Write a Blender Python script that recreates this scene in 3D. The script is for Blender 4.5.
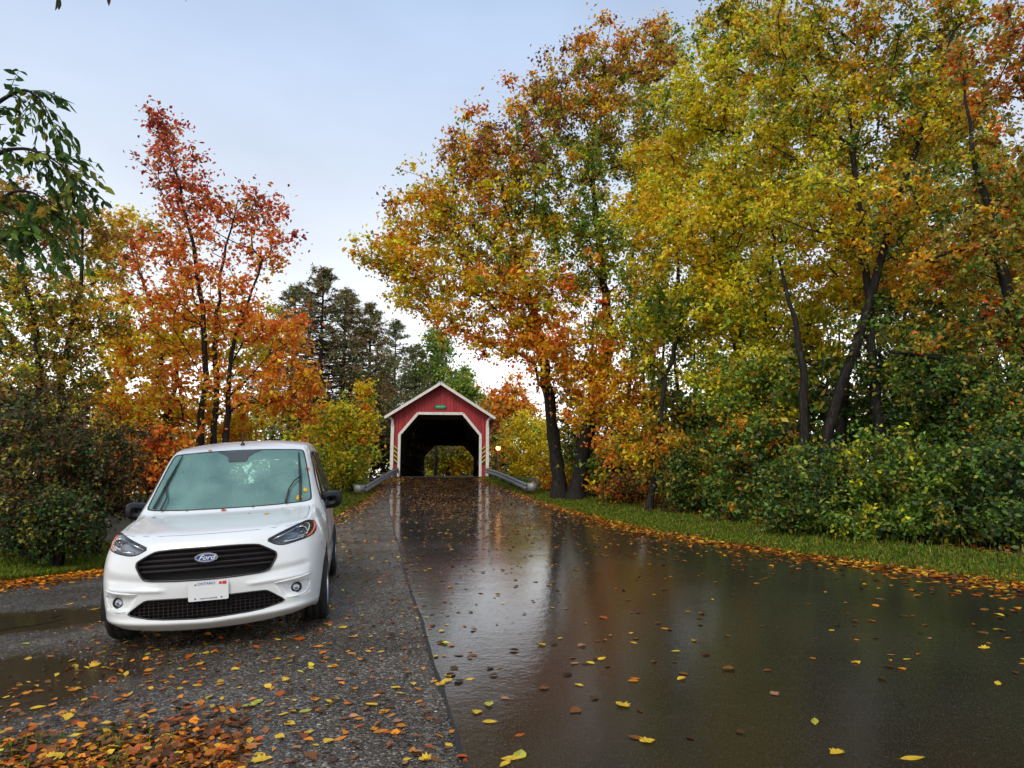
import bpy, bmesh, math, random
import numpy as np
from mathutils import Vector, Matrix, noise
from mathutils.bvhtree import BVHTree
R = math.radians
rng = np.random.default_rng(7)
random.seed(7)
for o in list(bpy.data.objects): bpy.data.objects.remove(o)
scene = bpy.context.scene
col = scene.collection

# ---------------------------------------------------------------- camera
FPX, HOR, CAMZ = 682.0, 493.0, 1.29
PITCH = math.atan((HOR-384)/FPX)
cam_d = bpy.data.cameras.new('camera'); cam = bpy.data.objects.new('camera', cam_d); col.objects.link(cam)
cam_d.sensor_width = 36; cam_d.lens = 36*FPX/1024; cam_d.clip_end = 3000; cam_d.clip_start = .05
cam.location = (0, 0, CAMZ); cam.rotation_euler = (math.pi/2+PITCH, 0, 0)
scene.camera = cam

# ---------------------------------------------------------------- sky and sun (soft overcast daylight after rain)
SUN_EL, SUN_AZ = 48, 200      # azimuth measured clockwise from +Y: the light comes from behind the camera, slightly left
w = bpy.data.worlds.new('World'); scene.world = w; w.use_nodes = True
nt = w.node_tree; nt.nodes.clear()
def N(t, ty, **k):
    n = t.nodes.new(ty)
    for a, b in k.items(): setattr(n, a, b)
    return n
sky = N(nt, 'ShaderNodeTexSky', sky_type='NISHITA', sun_disc=False, sun_elevation=R(SUN_EL), sun_rotation=R(SUN_AZ), air_density=1.0, dust_density=2.0, ozone_density=1.5)
tcs = N(nt, 'ShaderNodeTexCoord'); sp = N(nt, 'ShaderNodeSeparateXYZ')
nz = N(nt, 'ShaderNodeTexNoise'); nz.inputs['Scale'].default_value = 2.2; nz.inputs['Detail'].default_value = 5; nz.inputs['Roughness'].default_value = .5
mp = N(nt, 'ShaderNodeMapping'); mp.inputs['Scale'].default_value = (1, 1, 2.2)
nt.links.new(tcs.outputs['Generated'], mp.inputs['Vector']); nt.links.new(mp.outputs[0], nz.inputs['Vector'])
nt.links.new(tcs.outputs['Generated'], sp.inputs[0])
rz = N(nt, 'ShaderNodeValToRGB')          # cloud sheet: bright near the horizon, thinner and bluer overhead
rz.color_ramp.elements[0].position = 0.0; rz.color_ramp.elements[0].color = (14, 13.6, 13, 1)
rz.color_ramp.elements[1].position = .78; rz.color_ramp.elements[1].color = (2.2, 3.2, 4.9, 1)
e = rz.color_ramp.elements.new(.13); e.color = (12.5, 12.3, 12, 1)
e = rz.color_ramp.elements.new(.27); e.color = (7.2, 7.5, 7.9, 1)
e = rz.color_ramp.elements.new(.55); e.color = (4.1, 5.0, 6.5, 1)
nt.links.new(sp.outputs['Z'], rz.inputs[0])
mxs = N(nt, 'ShaderNodeMix', data_type='RGBA'); mxs.inputs[0].default_value = .86
nt.links.new(sky.outputs[0], mxs.inputs[6]); nt.links.new(rz.outputs[0], mxs.inputs[7])
mrn = N(nt, 'ShaderNodeMapRange'); mrn.inputs[1].default_value = .3; mrn.inputs[2].default_value = .75; mrn.inputs[3].default_value = .90; mrn.inputs[4].default_value = 1.12
nt.links.new(nz.outputs[0], mrn.inputs[0])
mul = N(nt, 'ShaderNodeVectorMath', operation='SCALE')
nt.links.new(mxs.outputs[2], mul.inputs[0]); nt.links.new(mrn.outputs[0], mul.inputs['Scale'])
bg = N(nt, 'ShaderNodeBackground'); bg.inputs['Strength'].default_value = .11
nt.links.new(mul.outputs[0], bg.inputs['Color'])
wo = N(nt, 'ShaderNodeOutputWorld'); nt.links.new(bg.outputs[0], wo.inputs['Surface'])
sd = bpy.data.lights.new('sun', 'SUN'); sd.energy = 1.5; sd.angle = R(25); sd.color = (1, .91, .78)
so = bpy.data.objects.new('sun', sd); col.objects.link(so)
az, el = R(SUN_AZ), R(SUN_EL)
so.rotation_euler = (-Vector((math.sin(az)*math.cos(el), math.cos(az)*math.cos(el), math.sin(el)))).to_track_quat('-Z', 'Y').to_euler()
vs = scene.view_settings; vs.view_transform = 'Standard'; vs.look = 'None'; vs.gamma = 1; vs.exposure = .47; vs.use_curve_mapping = False
scene.render.engine = 'CYCLES'
cy = scene.cycles; cy.max_bounces = 7; cy.diffuse_bounces = 2; cy.glossy_bounces = 3; cy.transmission_bounces = 4; cy.transparent_max_bounces = 10
cy.caustics_reflective = False; cy.caustics_refractive = False; cy.use_denoising = True; cy.sample_clamp_indirect = 6
try: cy.denoising_prefilter = 'ACCURATE'
except Exception: pass

# ---------------------------------------------------------------- helpers
def tag(o, label=None, cat=None, group=None, kind=None):
    if label: o['label'] = label
    if cat: o['category'] = cat
    if group: o['group'] = group
    if kind: o['kind'] = kind
    return o
def empty(name, loc=(0, 0, 0), rz=0):
    o = bpy.data.objects.new(name, None); col.objects.link(o); o.location = loc; o.rotation_euler = (0, 0, rz); o.empty_display_size = .2
    return o
def link(name, me, mat=None, parent=None, smooth=False):
    o = bpy.data.objects.new(name, me); col.objects.link(o)
    if mat is not None:
        for m in (mat if isinstance(mat, (list, tuple)) else [mat]): me.materials.append(m)
    if parent is not None: o.parent = parent
    if smooth: me.polygons.foreach_set('use_smooth', np.ones(len(me.polygons), bool))
    return o
def pyd(name, v, f, mat=None, parent=None, smooth=False):
    me = bpy.data.meshes.new(name); me.from_pydata([tuple(map(float, p)) for p in v], [], [tuple(int(i) for i in q) for q in f]); me.validate(); me.update()
    return link(name, me, mat, parent, smooth)
def npmesh(name, V, F, cols=None):
    """V (n,3); F (m,k) equal-sized faces; cols (m,3) one colour per face"""
    me = bpy.data.meshes.new(name); V = np.asarray(V, np.float32); F = np.asarray(F, np.int32)
    m, k = F.shape
    me.vertices.add(len(V)); me.vertices.foreach_set('co', V.ravel())
    me.loops.add(m*k); me.loops.foreach_set('vertex_index', F.ravel())
    me.polygons.add(m); me.polygons.foreach_set('loop_start', np.arange(0, m*k, k, dtype=np.int32)); me.polygons.foreach_set('loop_total', np.full(m, k, np.int32))
    me.update(calc_edges=True)
    if cols is not None:
        at_ = me.attributes.new('hue', 'FLOAT_COLOR', 'FACE')
        at_.data.foreach_set('color', np.c_[cols, np.ones(len(cols))].astype(np.float32).ravel())
    return me
class MB:
    """collects simple solids; build() links them as one mesh"""
    def __init__(s): s.v = []; s.f = []
    def add(s, v, f):
        n = len(s.v); s.v += [tuple(p) for p in v]; s.f += [tuple(i+n for i in q) for q in f]; return s
    def box(s, a, b, M=None):
        (x0, y0, z0), (x1, y1, z1) = a, b
        v = [Vector(p) for p in ((x0,y0,z0),(x1,y0,z0),(x1,y1,z0),(x0,y1,z0),(x0,y0,z1),(x1,y0,z1),(x1,y1,z1),(x0,y1,z1))]
        if M is not None: v = [M @ p for p in v]
        return s.add(v, [(0,3,2,1),(4,5,6,7),(0,1,5,4),(1,2,6,5),(2,3,7,6),(3,0,4,7)])
    def bar(s, p, q, w, h, up=(0, 0, 1)):
        p, q = Vector(p), Vector(q); d = (q-p).normalized(); u = Vector(up)
        r = d.cross(u)
        if r.length < 1e-4: r = d.cross(Vector((0, 1, 0)))
        r.normalize(); u = r.cross(d)
        v = [c+r*a*w/2+u*b*h/2 for c in (p, q) for a, b in ((-1,-1),(1,-1),(1,1),(-1,1))]
        return s.add(v, [(0,1,2,3),(7,6,5,4),(0,4,5,1),(1,5,6,2),(2,6,7,3),(3,7,4,0)])
    def tube(s, pts, rad, n=8, cap=True, closed=False):
        pts = [Vector(p) for p in pts]; m = len(pts)
        rad = [rad]*m if isinstance(rad, (int, float)) else list(rad)
        v = []; f = []; prev = None
        for i, p in enumerate(pts):
            if closed: d = pts[(i+1) % m]-pts[i-1]
            else: d = pts[min(i+1, m-1)]-pts[max(i-1, 0)]
            if d.length < 1e-9: d = Vector((0, 0, 1))
            d.normalize()
            if prev is None:
                a = d.cross(Vector((0, 0, 1)))
                if a.length < .1: a = d.cross(Vector((1, 0, 0)))
            else: a = prev-d*prev.dot(d)
            a.normalize(); prev = a; b = d.cross(a)
            v += [p+(a*math.cos(t)+b*math.sin(t))*rad[i] for t in (2*math.pi*k/n for k in range(n))]
        for i in range(m if closed else m-1):
            j = (i+1) % m
            f += [(i*n+k, i*n+(k+1) % n, j*n+(k+1) % n, j*n+k) for k in range(n)]
        if cap and not closed: f += [tuple(range(n-1, -1, -1)), tuple((m-1)*n+k for k in range(n))]
        return s.add(v, f)
    def lathe(s, prof, n=32, M=None, closed=False):
        """prof [(r, h)] turned about the local z axis"""
        v = [Vector((r*math.cos(2*math.pi*k/n), r*math.sin(2*math.pi*k/n), h)) for r, h in prof for k in range(n)]
        if M is not None: v = [M @ p for p in v]
        m = len(prof); f = [(i*n+k, i*n+(k+1) % n, ((i+1) % m)*n+(k+1) % n, ((i+1) % m)*n+k) for i in range(m if closed else m-1) for k in range(n)]
        return s.add(v, f)
    def prism(s, poly, d, M=None):
        """poly [(x, y)] in local xy, thickness d along z"""
        n = len(poly); v = [Vector((x, y, z)) for z in (0, d) for x, y in poly]
        if M is not None: v = [M @ p for p in v]
        return s.add(v, [tuple(range(n-1, -1, -1)), tuple(range(n, 2*n))]+[(i, (i+1) % n, n+(i+1) % n, n+i) for i in range(n)])
    def build(s, name, mat, parent=None, smooth=False, bevel=0):
        o = pyd(name, s.v, s.f, mat, parent, smooth)
        if bevel:
            m = o.modifiers.new('b', 'BEVEL'); m.width = bevel; m.segments = 2; m.limit_method = 'ANGLE'
        return o

# ---------------------------------------------------------------- materials
def mat(name, color, rough=.6, metal=0, bump=0, bscale=20, var=0, vscale=6, coat=0, detail=6, **k):
    m = bpy.data.materials.new(name); m.use_nodes = True; t = m.node_tree; b = t.nodes['Principled BSDF']
    b.inputs['Roughness'].default_value = rough; b.inputs['Metallic'].default_value = metal
    b.inputs['Base Color'].default_value = (*color, 1)
    if coat: b.inputs['Coat Weight'].default_value = coat; b.inputs['Coat Roughness'].default_value = .03
    tc = N(t, 'ShaderNodeTexCoord')
    if var:
        n = N(t, 'ShaderNodeTexNoise'); n.inputs['Scale'].default_value = vscale; n.inputs['Detail'].default_value = detail
        t.links.new(tc.outputs['Object'], n.inputs['Vector'])
        mr = N(t, 'ShaderNodeMapRange'); mr.inputs[1].default_value = .3; mr.inputs[2].default_value = .7; mr.inputs[3].default_value = 1-var; mr.inputs[4].default_value = 1+var
        t.links.new(n.outputs[0], mr.inputs[0])
        sc = N(t, 'ShaderNodeVectorMath', operation='SCALE'); sc.inputs[0].default_value = color
        t.links.new(mr.outputs[0], sc.inputs['Scale']); t.links.new(sc.outputs[0], b.inputs['Base Color'])
    if bump:
        n = N(t, 'ShaderNodeTexNoise'); n.inputs['Scale'].default_value = bscale; n.inputs['Detail'].default_value = 5
        t.links.new(tc.outputs['Object'], n.inputs['Vector'])
        bp = N(t, 'ShaderNodeBump'); bp.inputs['Strength'].default_value = bump; bp.inputs['Distance'].default_value = .02
        t.links.new(n.outputs[0], bp.inputs['Height']); t.links.new(bp.outputs[0], b.inputs['Normal'])
    for a, v in k.items(): b.inputs[a.replace('_', ' ')].default_value = v
    return m
def ramp(t, stops):
    r = N(t, 'ShaderNodeValToRGB'); cr = r.color_ramp
    for i, (p, c) in enumerate(stops):
        e = cr.elements[i] if i < 2 else cr.elements.new(p)
        e.position = p; e.color = (*c, 1) if len(c) == 3 else c
    return r
def leafmat(name, trans=.35, rough=.45, spec=.35):
    m = bpy.data.materials.new(name); m.use_nodes = True; t = m.node_tree; b = t.nodes['Principled BSDF']
    a = N(t, 'ShaderNodeAttribute', attribute_name='hue')
    t.links.new(a.outputs['Color'], b.inputs['Base Color']); b.inputs['Roughness'].default_value = rough; b.inputs['Specular IOR Level'].default_value = spec
    tr = N(t, 'ShaderNodeBsdfTranslucent'); t.links.new(a.outputs['Color'], tr.inputs['Color'])
    mx = N(t, 'ShaderNodeMixShader'); mx.inputs[0].default_value = trans
    t.links.new(b.outputs[0], mx.inputs[1]); t.links.new(tr.outputs[0], mx.inputs[2]); t.links.new(mx.outputs[0], t.nodes['Material Output'].inputs['Surface'])
    return m
def glassmat(name, tint, ior=1.5, refl=1.0, rough=0.02):
    m = bpy.data.materials.new(name); m.use_nodes = True; t = m.node_tree; t.nodes.remove(t.nodes['Principled BSDF'])
    f = N(t, 'ShaderNodeFresnel'); f.inputs['IOR'].default_value = ior
    a = N(t, 'ShaderNodeBsdfTransparent'); a.inputs['Color'].default_value = (*tint, 1)
    g = N(t, 'ShaderNodeBsdfGlossy'); g.inputs['Roughness'].default_value = rough; g.inputs['Color'].default_value = (refl, refl, refl, 1)
    mx = N(t, 'ShaderNodeMixShader'); t.links.new(f.outputs[0], mx.inputs[0]); t.links.new(a.outputs[0], mx.inputs[1]); t.links.new(g.outputs[0], mx.inputs[2])
    t.links.new(mx.outputs[0], t.nodes['Material Output'].inputs['Surface'])
    return m

# ---------------------------------------------------------------- terrain height and picture rays
_ZY = [(-60, -.5), (-20, -.3), (0, -.07), (3, .035), (5.7, .135), (10, .305), (15, .46), (20, .64), (25, .92), (30, 1.32), (35, 1.82), (39, 2.2), (63, 2.2), (75, 2.1), (110, 1.6), (400, 2)]
_yy = np.linspace(-60, 400, 4601); _zz = np.interp(_yy, [a for a, b in _ZY], [b for a, b in _ZY])
_k = np.hanning(23); _k /= _k.sum(); _zs = np.convolve(np.pad(_zz, 11, 'edge'), _k, 'valid')
_LE = [(-20, 5.6), (0, 0.55), (3.36, -0.21), (3.96, -0.32), (4.66, -0.48), (5.69, -0.69), (7.31, -1.02), (10.34, -1.62), (16.83, -2.88), (22.88, -4.06), (26.34, -4.72), (34, -5.95), (36, -6.1), (39.2, -6.3), (66, -8.1), (80, -10)]
_RE = [(-20, 12.5), (0, 8.2), (8.01, 5.81), (9.81, 4.86), (11.62, 4.12), (13.1, 3.53), (15.49, 2.85), (19.53, 2.19), (22.47, 1.56), (25.12, 1.02), (28.12, 0.37), (33, -0.9), (36, -1.55), (39.2, -2.0), (66, -3.9), (80, -5)]
def sm(t): t = np.clip(t, 0, 1); return t*t*(3-2*t)
def zroad(y): return np.interp(y, _yy, _zs)
_e = np.linspace(-20, 80, 1001); _k2 = np.hanning(31); _k2 /= _k2.sum()
_le = np.convolve(np.pad(np.interp(_e, *zip(*_LE)), 15, 'edge'), _k2, 'valid'); _re = np.convolve(np.pad(np.interp(_e, *zip(*_RE)), 15, 'edge'), _k2, 'valid')
def xl(y): return np.interp(y, _e, _le)
def xr(y): return np.interp(y, _e, _re)
def ground(x, y):
    x = np.asarray(x, float); y = np.asarray(y, float)
    z = zroad(y); dl = np.clip(xl(y)-x, 0, None); dr = np.clip(x-xr(y), 0, None)
    near = 1-sm((y-14)/10)
    z = z - near*(.062*np.clip(dl-.25, 0, 4.4)) + near*(.05*np.clip(dl-5.6, 0, 4))
    z = z - (1-near)*(.10*np.clip(dl-2.2, 0, 12))
    z = z + .05*np.clip(dr-.3, 0, 3.0)*(1-sm((y-30)/6))
    # the stream under the bridge
    off = np.maximum(np.clip(dl-1.2, 0, None), np.clip(dr-1.2, 0, None))
    z = z - 3.0*sm((y-40)/6)*(1-sm((y-62)/6))*sm(off/3)
    z = z + .03*np.sin(x*1.3+y*.7)*np.clip(off-1, 0, 1)
    return z
def ray(u, v):
    c, s = math.cos(PITCH), math.sin(PITCH); a, b = (u-512)/FPX, (384-v)/FPX
    return Vector((a, c-b*s, s+b*c))
def at(u, v, Y):
    d = ray(u, v); return Vector((d.x/d.y*Y, Y, CAMZ+d.z/d.y*Y))
def onground(u, v):
    d = ray(u, v); lo = .5
    for i in range(4000):
        Y = lo+i*.02; p = at(u, v, Y)
        if p.z <= float(ground(p.x, Y)): return p
    return at(u, v, 80)
# ================================================================ ground, road, shoulder, puddle
def noise_pos(t, scale, detail=6, rough=.55, co=None):
    n = N(t, 'ShaderNodeTexNoise'); n.inputs['Scale'].default_value = scale; n.inputs['Detail'].default_value = detail; n.inputs['Roughness'].default_value = rough
    if co is None: co = N(t, 'ShaderNodeNewGeometry').outputs['Position']
    t.links.new(co, n.inputs['Vector']); return n
def math_(t, op, a, b=None, c=None, clamp=False):
    m = N(t, 'ShaderNodeMath', operation=op); m.use_clamp = clamp
    for i, x in enumerate((a, b, c)):
        if x is None: continue
        if isinstance(x, (int, float)): m.inputs[i].default_value = x
        else: t.links.new(x, m.inputs[i])
    return m.outputs[0]
def mixc(t, f, a, b):
    m = N(t, 'ShaderNodeMix', data_type='RGBA')
    for s_, x in ((m.inputs[0], f), (m.inputs[6], a), (m.inputs[7], b)):
        if isinstance(x, (int, float)): s_.default_value = x
        elif isinstance(x, tuple): s_.default_value = (*x, 1)
        else: t.links.new(x, s_)
    return m.outputs[2]
def smat(name):
    m = bpy.data.materials.new(name); m.use_nodes = True; t = m.node_tree
    return m, t, t.nodes['Principled BSDF']

# wet asphalt: rough aggregate under a thin, uneven film of water
M_road, t, b = smat('wet_asphalt')
geo = N(t, 'ShaderNodeNewGeometry'); pos = geo.outputs['Position']
agg = noise_pos(t, 160, 3, .6, pos); patch = noise_pos(t, .55, 5, .6, pos); fine = noise_pos(t, 9, 6, .6, pos); drop = N(t, 'ShaderNodeTexVoronoi'); drop.inputs['Scale'].default_value = 5.5
t.links.new(pos, drop.inputs['Vector'])
c1 = ramp(t, [(.32, (.008, .007, .006)), (.55, (.026, .023, .019)), (.70, (.085, .075, .063))]); t.links.new(agg.outputs[0], c1.inputs[0])
c2 = ramp(t, [(.35, (.75, .72, .68)), (.7, (1.25, 1.2, 1.15))]); t.links.new(patch.outputs[0], c2.inputs[0])
vm = N(t, 'ShaderNodeVectorMath', operation='MULTIPLY'); t.links.new(c1.outputs[0], vm.inputs[0]); t.links.new(c2.outputs[0], vm.inputs[1]); t.links.new(vm.outputs[0], b.inputs['Base Color'])
wr = ramp(t, [(.36, (.02,)*3), (.52, (.06,)*3), (.70, (.15,)*3)]); t.links.new(patch.outputs[0], wr.inputs[0])
wr2 = math_(t, 'MULTIPLY', wr.outputs[0], math_(t, 'MULTIPLY_ADD', fine.outputs[0], 1.2, .4)); wr2 = math_(t, 'ADD', wr2, math_(t, 'MULTIPLY', math_(t, 'GREATER_THAN', agg.outputs[0], .60), .35)); t.links.new(wr2, b.inputs['Roughness'])
b.inputs['Specular IOR Level'].default_value = .5; b.inputs['IOR'].default_value = 1.6
# ripple rings where drops fall, small waves, grain
ring = math_(t, 'SINE', math_(t, 'MULTIPLY', drop.outputs['Distance'], 42)); fade = math_(t, 'SUBTRACT', 1, math_(t, 'MULTIPLY', drop.outputs['Distance'], 3.6), clamp=True)
rg = math_(t, 'MULTIPLY', ring, fade)
h = math_(t, 'ADD', math_(t, 'MULTIPLY', rg, .00035), math_(t, 'MULTIPLY', fine.outputs[0], .0016))
h = math_(t, 'ADD', h, math_(t, 'MULTIPLY', agg.outputs[0], .0003)); rip = noise_pos(t, 26, 3, .5, pos); h = math_(t, 'ADD', h, math_(t, 'MULTIPLY', rip.outputs[0], .0011))
wv = noise_pos(t, 1.6, 3, .5, pos); h = math_(t, 'ADD', h, math_(t, 'MULTIPLY', wv.outputs[0], .004))
bp = N(t, 'ShaderNodeBump'); bp.inputs['Strength'].default_value = 1; bp.inputs['Distance'].default_value = 1; t.links.new(h, bp.inputs['Height']); t.links.new(bp.outputs[0], b.inputs['Normal'])

# gravel: small stones, wet
M_gravel, t, b = smat('wet_gravel')
geo = N(t, 'ShaderNodeNewGeometry'); pos = geo.outputs['Position']
vo = N(t, 'ShaderNodeTexVoronoi'); vo.inputs['Scale'].default_value = 60; t.links.new(pos, vo.inputs['Vector'])
v2 = N(t, 'ShaderNodeTexVoronoi'); v2.inputs['Scale'].default_value = 95; t.links.new(pos, v2.inputs['Vector'])
hue = N(t, 'ShaderNodeSeparateColor'); t.links.new(vo.outputs['Color'], hue.inputs[0])
c1 = ramp(t, [(.0, (.026, .020, .014)), (.45, (.066, .055, .041)), (.78, (.145, .125, .098)), (.93, (.26, .235, .195)), (1.0, (.42, .39, .34))]); t.links.new(hue.outputs[0], c1.inputs[0])
pn = noise_pos(t, .8, 5, .6, pos); c2 = ramp(t, [(.35, (.50, .46, .40)), (.65, (1.15, 1.12, 1.08))]); t.links.new(pn.outputs[0], c2.inputs[0])
vm = N(t, 'ShaderNodeVectorMath', operation='MULTIPLY'); t.links.new(c1.outputs[0], vm.inputs[0]); t.links.new(c2.outputs[0], vm.inputs[1])
t.links.new(vm.outputs[0], b.inputs['Base Color'])
rr = ramp(t, [(.4, (.22,)*3), (.65, (.5,)*3)]); t.links.new(pn.outputs[0], rr.inputs[0])
PUD = [(-4.45, 5.0, 1.55, .95), (-5.6, 7.5, 1.5, .55)]
pnn = noise_pos(t, 2.2, 5, .6, pos); wet = None        # how far each spot lies under or near the standing water
for (px_, py_, ra, rb) in PUD:
    q = N(t, 'ShaderNodeVectorMath', operation='MULTIPLY_ADD'); t.links.new(pos, q.inputs[0]); q.inputs[1].default_value = (1/ra, 1/rb, 0); q.inputs[2].default_value = (-px_/ra, -py_/rb, 0)
    ln = N(t, 'ShaderNodeVectorMath', operation='LENGTH'); t.links.new(q.outputs[0], ln.inputs[0])
    dd = math_(t, 'ADD', ln.outputs['Value'], math_(t, 'MULTIPLY_ADD', pnn.outputs[0], 1.1, -.55))
    m_ = N(t, 'ShaderNodeMapRange', interpolation_type='SMOOTHSTEP'); m_.inputs[1].default_value = 1.75; m_.inputs[2].default_value = 1.02; m_.inputs[3].default_value = 0; m_.inputs[4].default_value = 1; t.links.new(dd, m_.inputs[0])
    wet = m_.outputs[0] if wet is None else math_(t, 'MAXIMUM', wet, m_.outputs[0])
t.links.new(mixc(t, wet, vm.outputs[0], (.045, .030, .019)), b.inputs['Base Color'])
rq = math_(t, 'MULTIPLY', rr.outputs[0], math_(t, 'MULTIPLY_ADD', wet, -.85, 1)); t.links.new(rq, b.inputs['Roughness'])
h = math_(t, 'ADD', math_(t, 'MULTIPLY', vo.outputs['Distance'], -.030), math_(t, 'MULTIPLY', v2.outputs['Distance'], -.012))
h = math_(t, 'MULTIPLY', h, .55)
h = math_(t, 'ADD', h, math_(t, 'MULTIPLY', pn.outputs[0], .02)); h = math_(t, 'MULTIPLY', h, math_(t, 'MULTIPLY_ADD', wet, -.93, 1))
bp = N(t, 'ShaderNodeBump'); bp.inputs['Distance'].default_value = 1; t.links.new(h, bp.inputs['Height']); t.links.new(bp.outputs[0], b.inputs['Normal'])

# soil and rotting leaves under grass and trees
M_soil, t, b = smat('leafy_soil')
geo = N(t, 'ShaderNodeNewGeometry'); pos = geo.outputs['Position']
n1 = noise_pos(t, 14, 6, .65, pos); c1 = ramp(t, [(.3, (.012, .009, .006)), (.5, (.035, .024, .012)), (.62, (.04, .045, .014)), (.75, (.12, .055, .012))]); t.links.new(n1.outputs[0], c1.inputs[0]); t.links.new(c1.outputs[0], b.inputs['Base Color'])
b.inputs['Roughness'].default_value = .7
bp = N(t, 'ShaderNodeBump'); bp.inputs['Distance'].default_value = .05; t.links.new(n1.outputs[0], bp.inputs['Height']); t.links.new(bp.outputs[0], b.inputs['Normal'])

# muddy standing water
M_pud, t, b = smat('muddy_water')
b.inputs['Base Color'].default_value = (.045, .030, .019, 1); b.inputs['Roughness'].default_value = .06; b.inputs['IOR'].default_value = 1.33
n1 = noise_pos(t, 7, 3); n2 = N(t, 'ShaderNodeTexVoronoi'); n2.inputs['Scale'].default_value = 4.5; t.links.new(N(t, 'ShaderNodeNewGeometry').outputs['Position'], n2.inputs['Vector'])
rg = math_(t, 'MULTIPLY', math_(t, 'SINE', math_(t, 'MULTIPLY', n2.outputs['Distance'], 80)), math_(t, 'SUBTRACT', 1, math_(t, 'MULTIPLY', n2.outputs['Distance'], 9), clamp=True))
h = math_(t, 'ADD', math_(t, 'MULTIPLY', n1.outputs[0], .004), math_(t, 'MULTIPLY', rg, .0006))
bp = N(t, 'ShaderNodeBump'); bp.inputs['Distance'].default_value = 1; t.links.new(h, bp.inputs['Height']); t.links.new(bp.outputs[0], b.inputs['Normal'])

def sheet(name, xs_of, ys, nx, mt, dz, wob=0, under=None):
    """a strip between x0(y) and x1(y), laid dz above the ground"""
    V = []; 
    for y in ys:
        x0, x1 = xs_of(y)
        for k in range(nx+1):
            x = x0+(x1-x0)*k/nx
            V.append((x, y, float(ground(x, y))+dz))
    n = nx+1; F = [(j*n+i, j*n+i+1, (j+1)*n+i+1, (j+1)*n+i) for j in range(len(ys)-1) for i in range(nx)]
    o = link(name, npmesh(name, V, F), mt, None, True); return o
# the one big ground sheet (finer near the camera)
gx = np.unique(np.r_[np.linspace(-400, -40, 10), np.linspace(-40, -12, 15), np.linspace(-12, 14, 140), np.linspace(14, 45, 17), np.linspace(45, 400, 10)])
gy = np.unique(np.r_[np.linspace(-60, -6, 10), np.linspace(-6, 72, 260), np.linspace(72, 700, 24)])
GX, GY = np.meshgrid(gx, gy); GZ = ground(GX, GY)-.03; GZ -= .06*sm((np.minimum(GX-(xl(GY)-np.interp(GY, [-20, 4, 7, 9, 11, 13, 16, 20, 26, 36, 39.2], [9, 8, 7.6, 6.4, 5.0, 3.4, 2.3, 1.6, .9, .4, .2])), xr(GY)-GX)+.05)/.3)*(GY < 39.1)
V = np.stack([GX, GY, GZ], -1).reshape(-1, 3); n = len(gx); j, i = np.meshgrid(np.arange(len(gy)-1), np.arange(n-1), indexing='ij')
F = np.stack([j*n+i, j*n+i+1, (j+1)*n+i+1, (j+1)*n+i], -1).reshape(-1, 4)
g_ = link('ground', npmesh('ground', V, F), M_soil, None, True); tag(g_, kind='structure')
def wob(y, s, a=.12): return a*(math.sin(y*1.1+s)+.4*math.sin(y*2.9+2*s)+.15*math.sin(y*7.1+s*3))
ysr = np.unique(np.r_[np.linspace(-20, 2, 20), np.linspace(2, 39.3, 260)])
road = sheet('road', lambda y: (xl(y)+wob(y, 1, .012), xr(y)+wob(y, 2, .05)), ysr, 24, M_road, .006); tag(road, kind='structure')
road2 = sheet('road', lambda y: (xl(y), xr(y)), np.linspace(63.5, 110, 40), 10, M_road, .006); tag(road2, kind='structure')
M_edge = mat('dark_edge_strip', (.014, .012, .010), rough=.6, bump=.4, bscale=50)  # narrow strip darker than the asphalt, laid along its left edge
re_ = sheet('road_edge', lambda y: (xl(y)-.010+wob(y, 1, .012)+.006*math.sin(y*11)*math.sin(y*3.1), xl(y)+.012+wob(y, 1, .012)+.005*math.sin(y*7+1)), np.linspace(2, 39, 900), 2, M_edge, .0105); tag(re_, kind='structure')
def gl(y):     # outer edge of the pull-off
    return xl(y)-np.interp(y, [-20, 4, 7, 9, 11, 13, 16, 20, 26, 36, 39.2], [9, 8, 7.6, 6.4, 5.0, 3.4, 2.3, 1.6, .9, .4, .2])
gravel = sheet('gravel_shoulder', lambda y: (gl(y)+wob(y, 3, .15), xl(y)+.06+wob(y, 1, .012)), np.unique(np.r_[np.linspace(-20, 1, 20), np.linspace(1, 39.2, 240)]), 30, M_gravel, .001); tag(gravel, kind='structure')
gr2 = sheet('gravel_verge', lambda y: (xr(y)-.06, xr(y)+.32+wob(y, 5, .06)), np.linspace(0, 38, 200), 4, M_gravel, .001); tag(gr2, kind='structure')
# puddles on the left of the pull-off
def puddle(cx, cy_, rx, ry, seed, rot=0):
    n_ = 90; V = []; 
    rr = random.Random(seed); ph = [rr.uniform(0, 6.28) for _ in range(4)]
    z0 = 1e9; P_ = []
    for k in range(n_):
        a = 2*math.pi*k/n_; r_ = .60+.08*math.sin(2*a+ph[0])+.07*math.sin(3*a+ph[1])+.03*math.sin(7*a+ph[2])+.02*math.sin(13*a+ph[3])+rr.uniform(-.012, .012)
        x = cx+rx*r_*math.cos(a)*math.cos(rot)-ry*r_*math.sin(a)*math.sin(rot); y = cy_+rx*r_*math.cos(a)*math.sin(rot)+ry*r_*math.sin(a)*math.cos(rot); P_.append((x, y))
    V = [(cx, cy_)]; F = []
    for s_ in (.33, .66, 1):
        V += [(cx+(x-cx)*s_, cy_+(y-cy_)*s_) for x, y in P_]
    F3 = [(0, 1+k, 1+(k+1) % n_) for k in range(n_)]; F4 = [(1+a*n_+k, 1+a*n_+(k+1) % n_, 1+(a+1)*n_+(k+1) % n_, 1+(a+1)*n_+k) for a in range(2) for k in range(n_)]
    V = [(x, y, float(ground(x, y))+.006) for x, y in V]
    o = pyd('puddle', V, F3+[f[::-1] for f in F4], M_pud, None, True); tag(o, kind='structure'); return o
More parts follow.
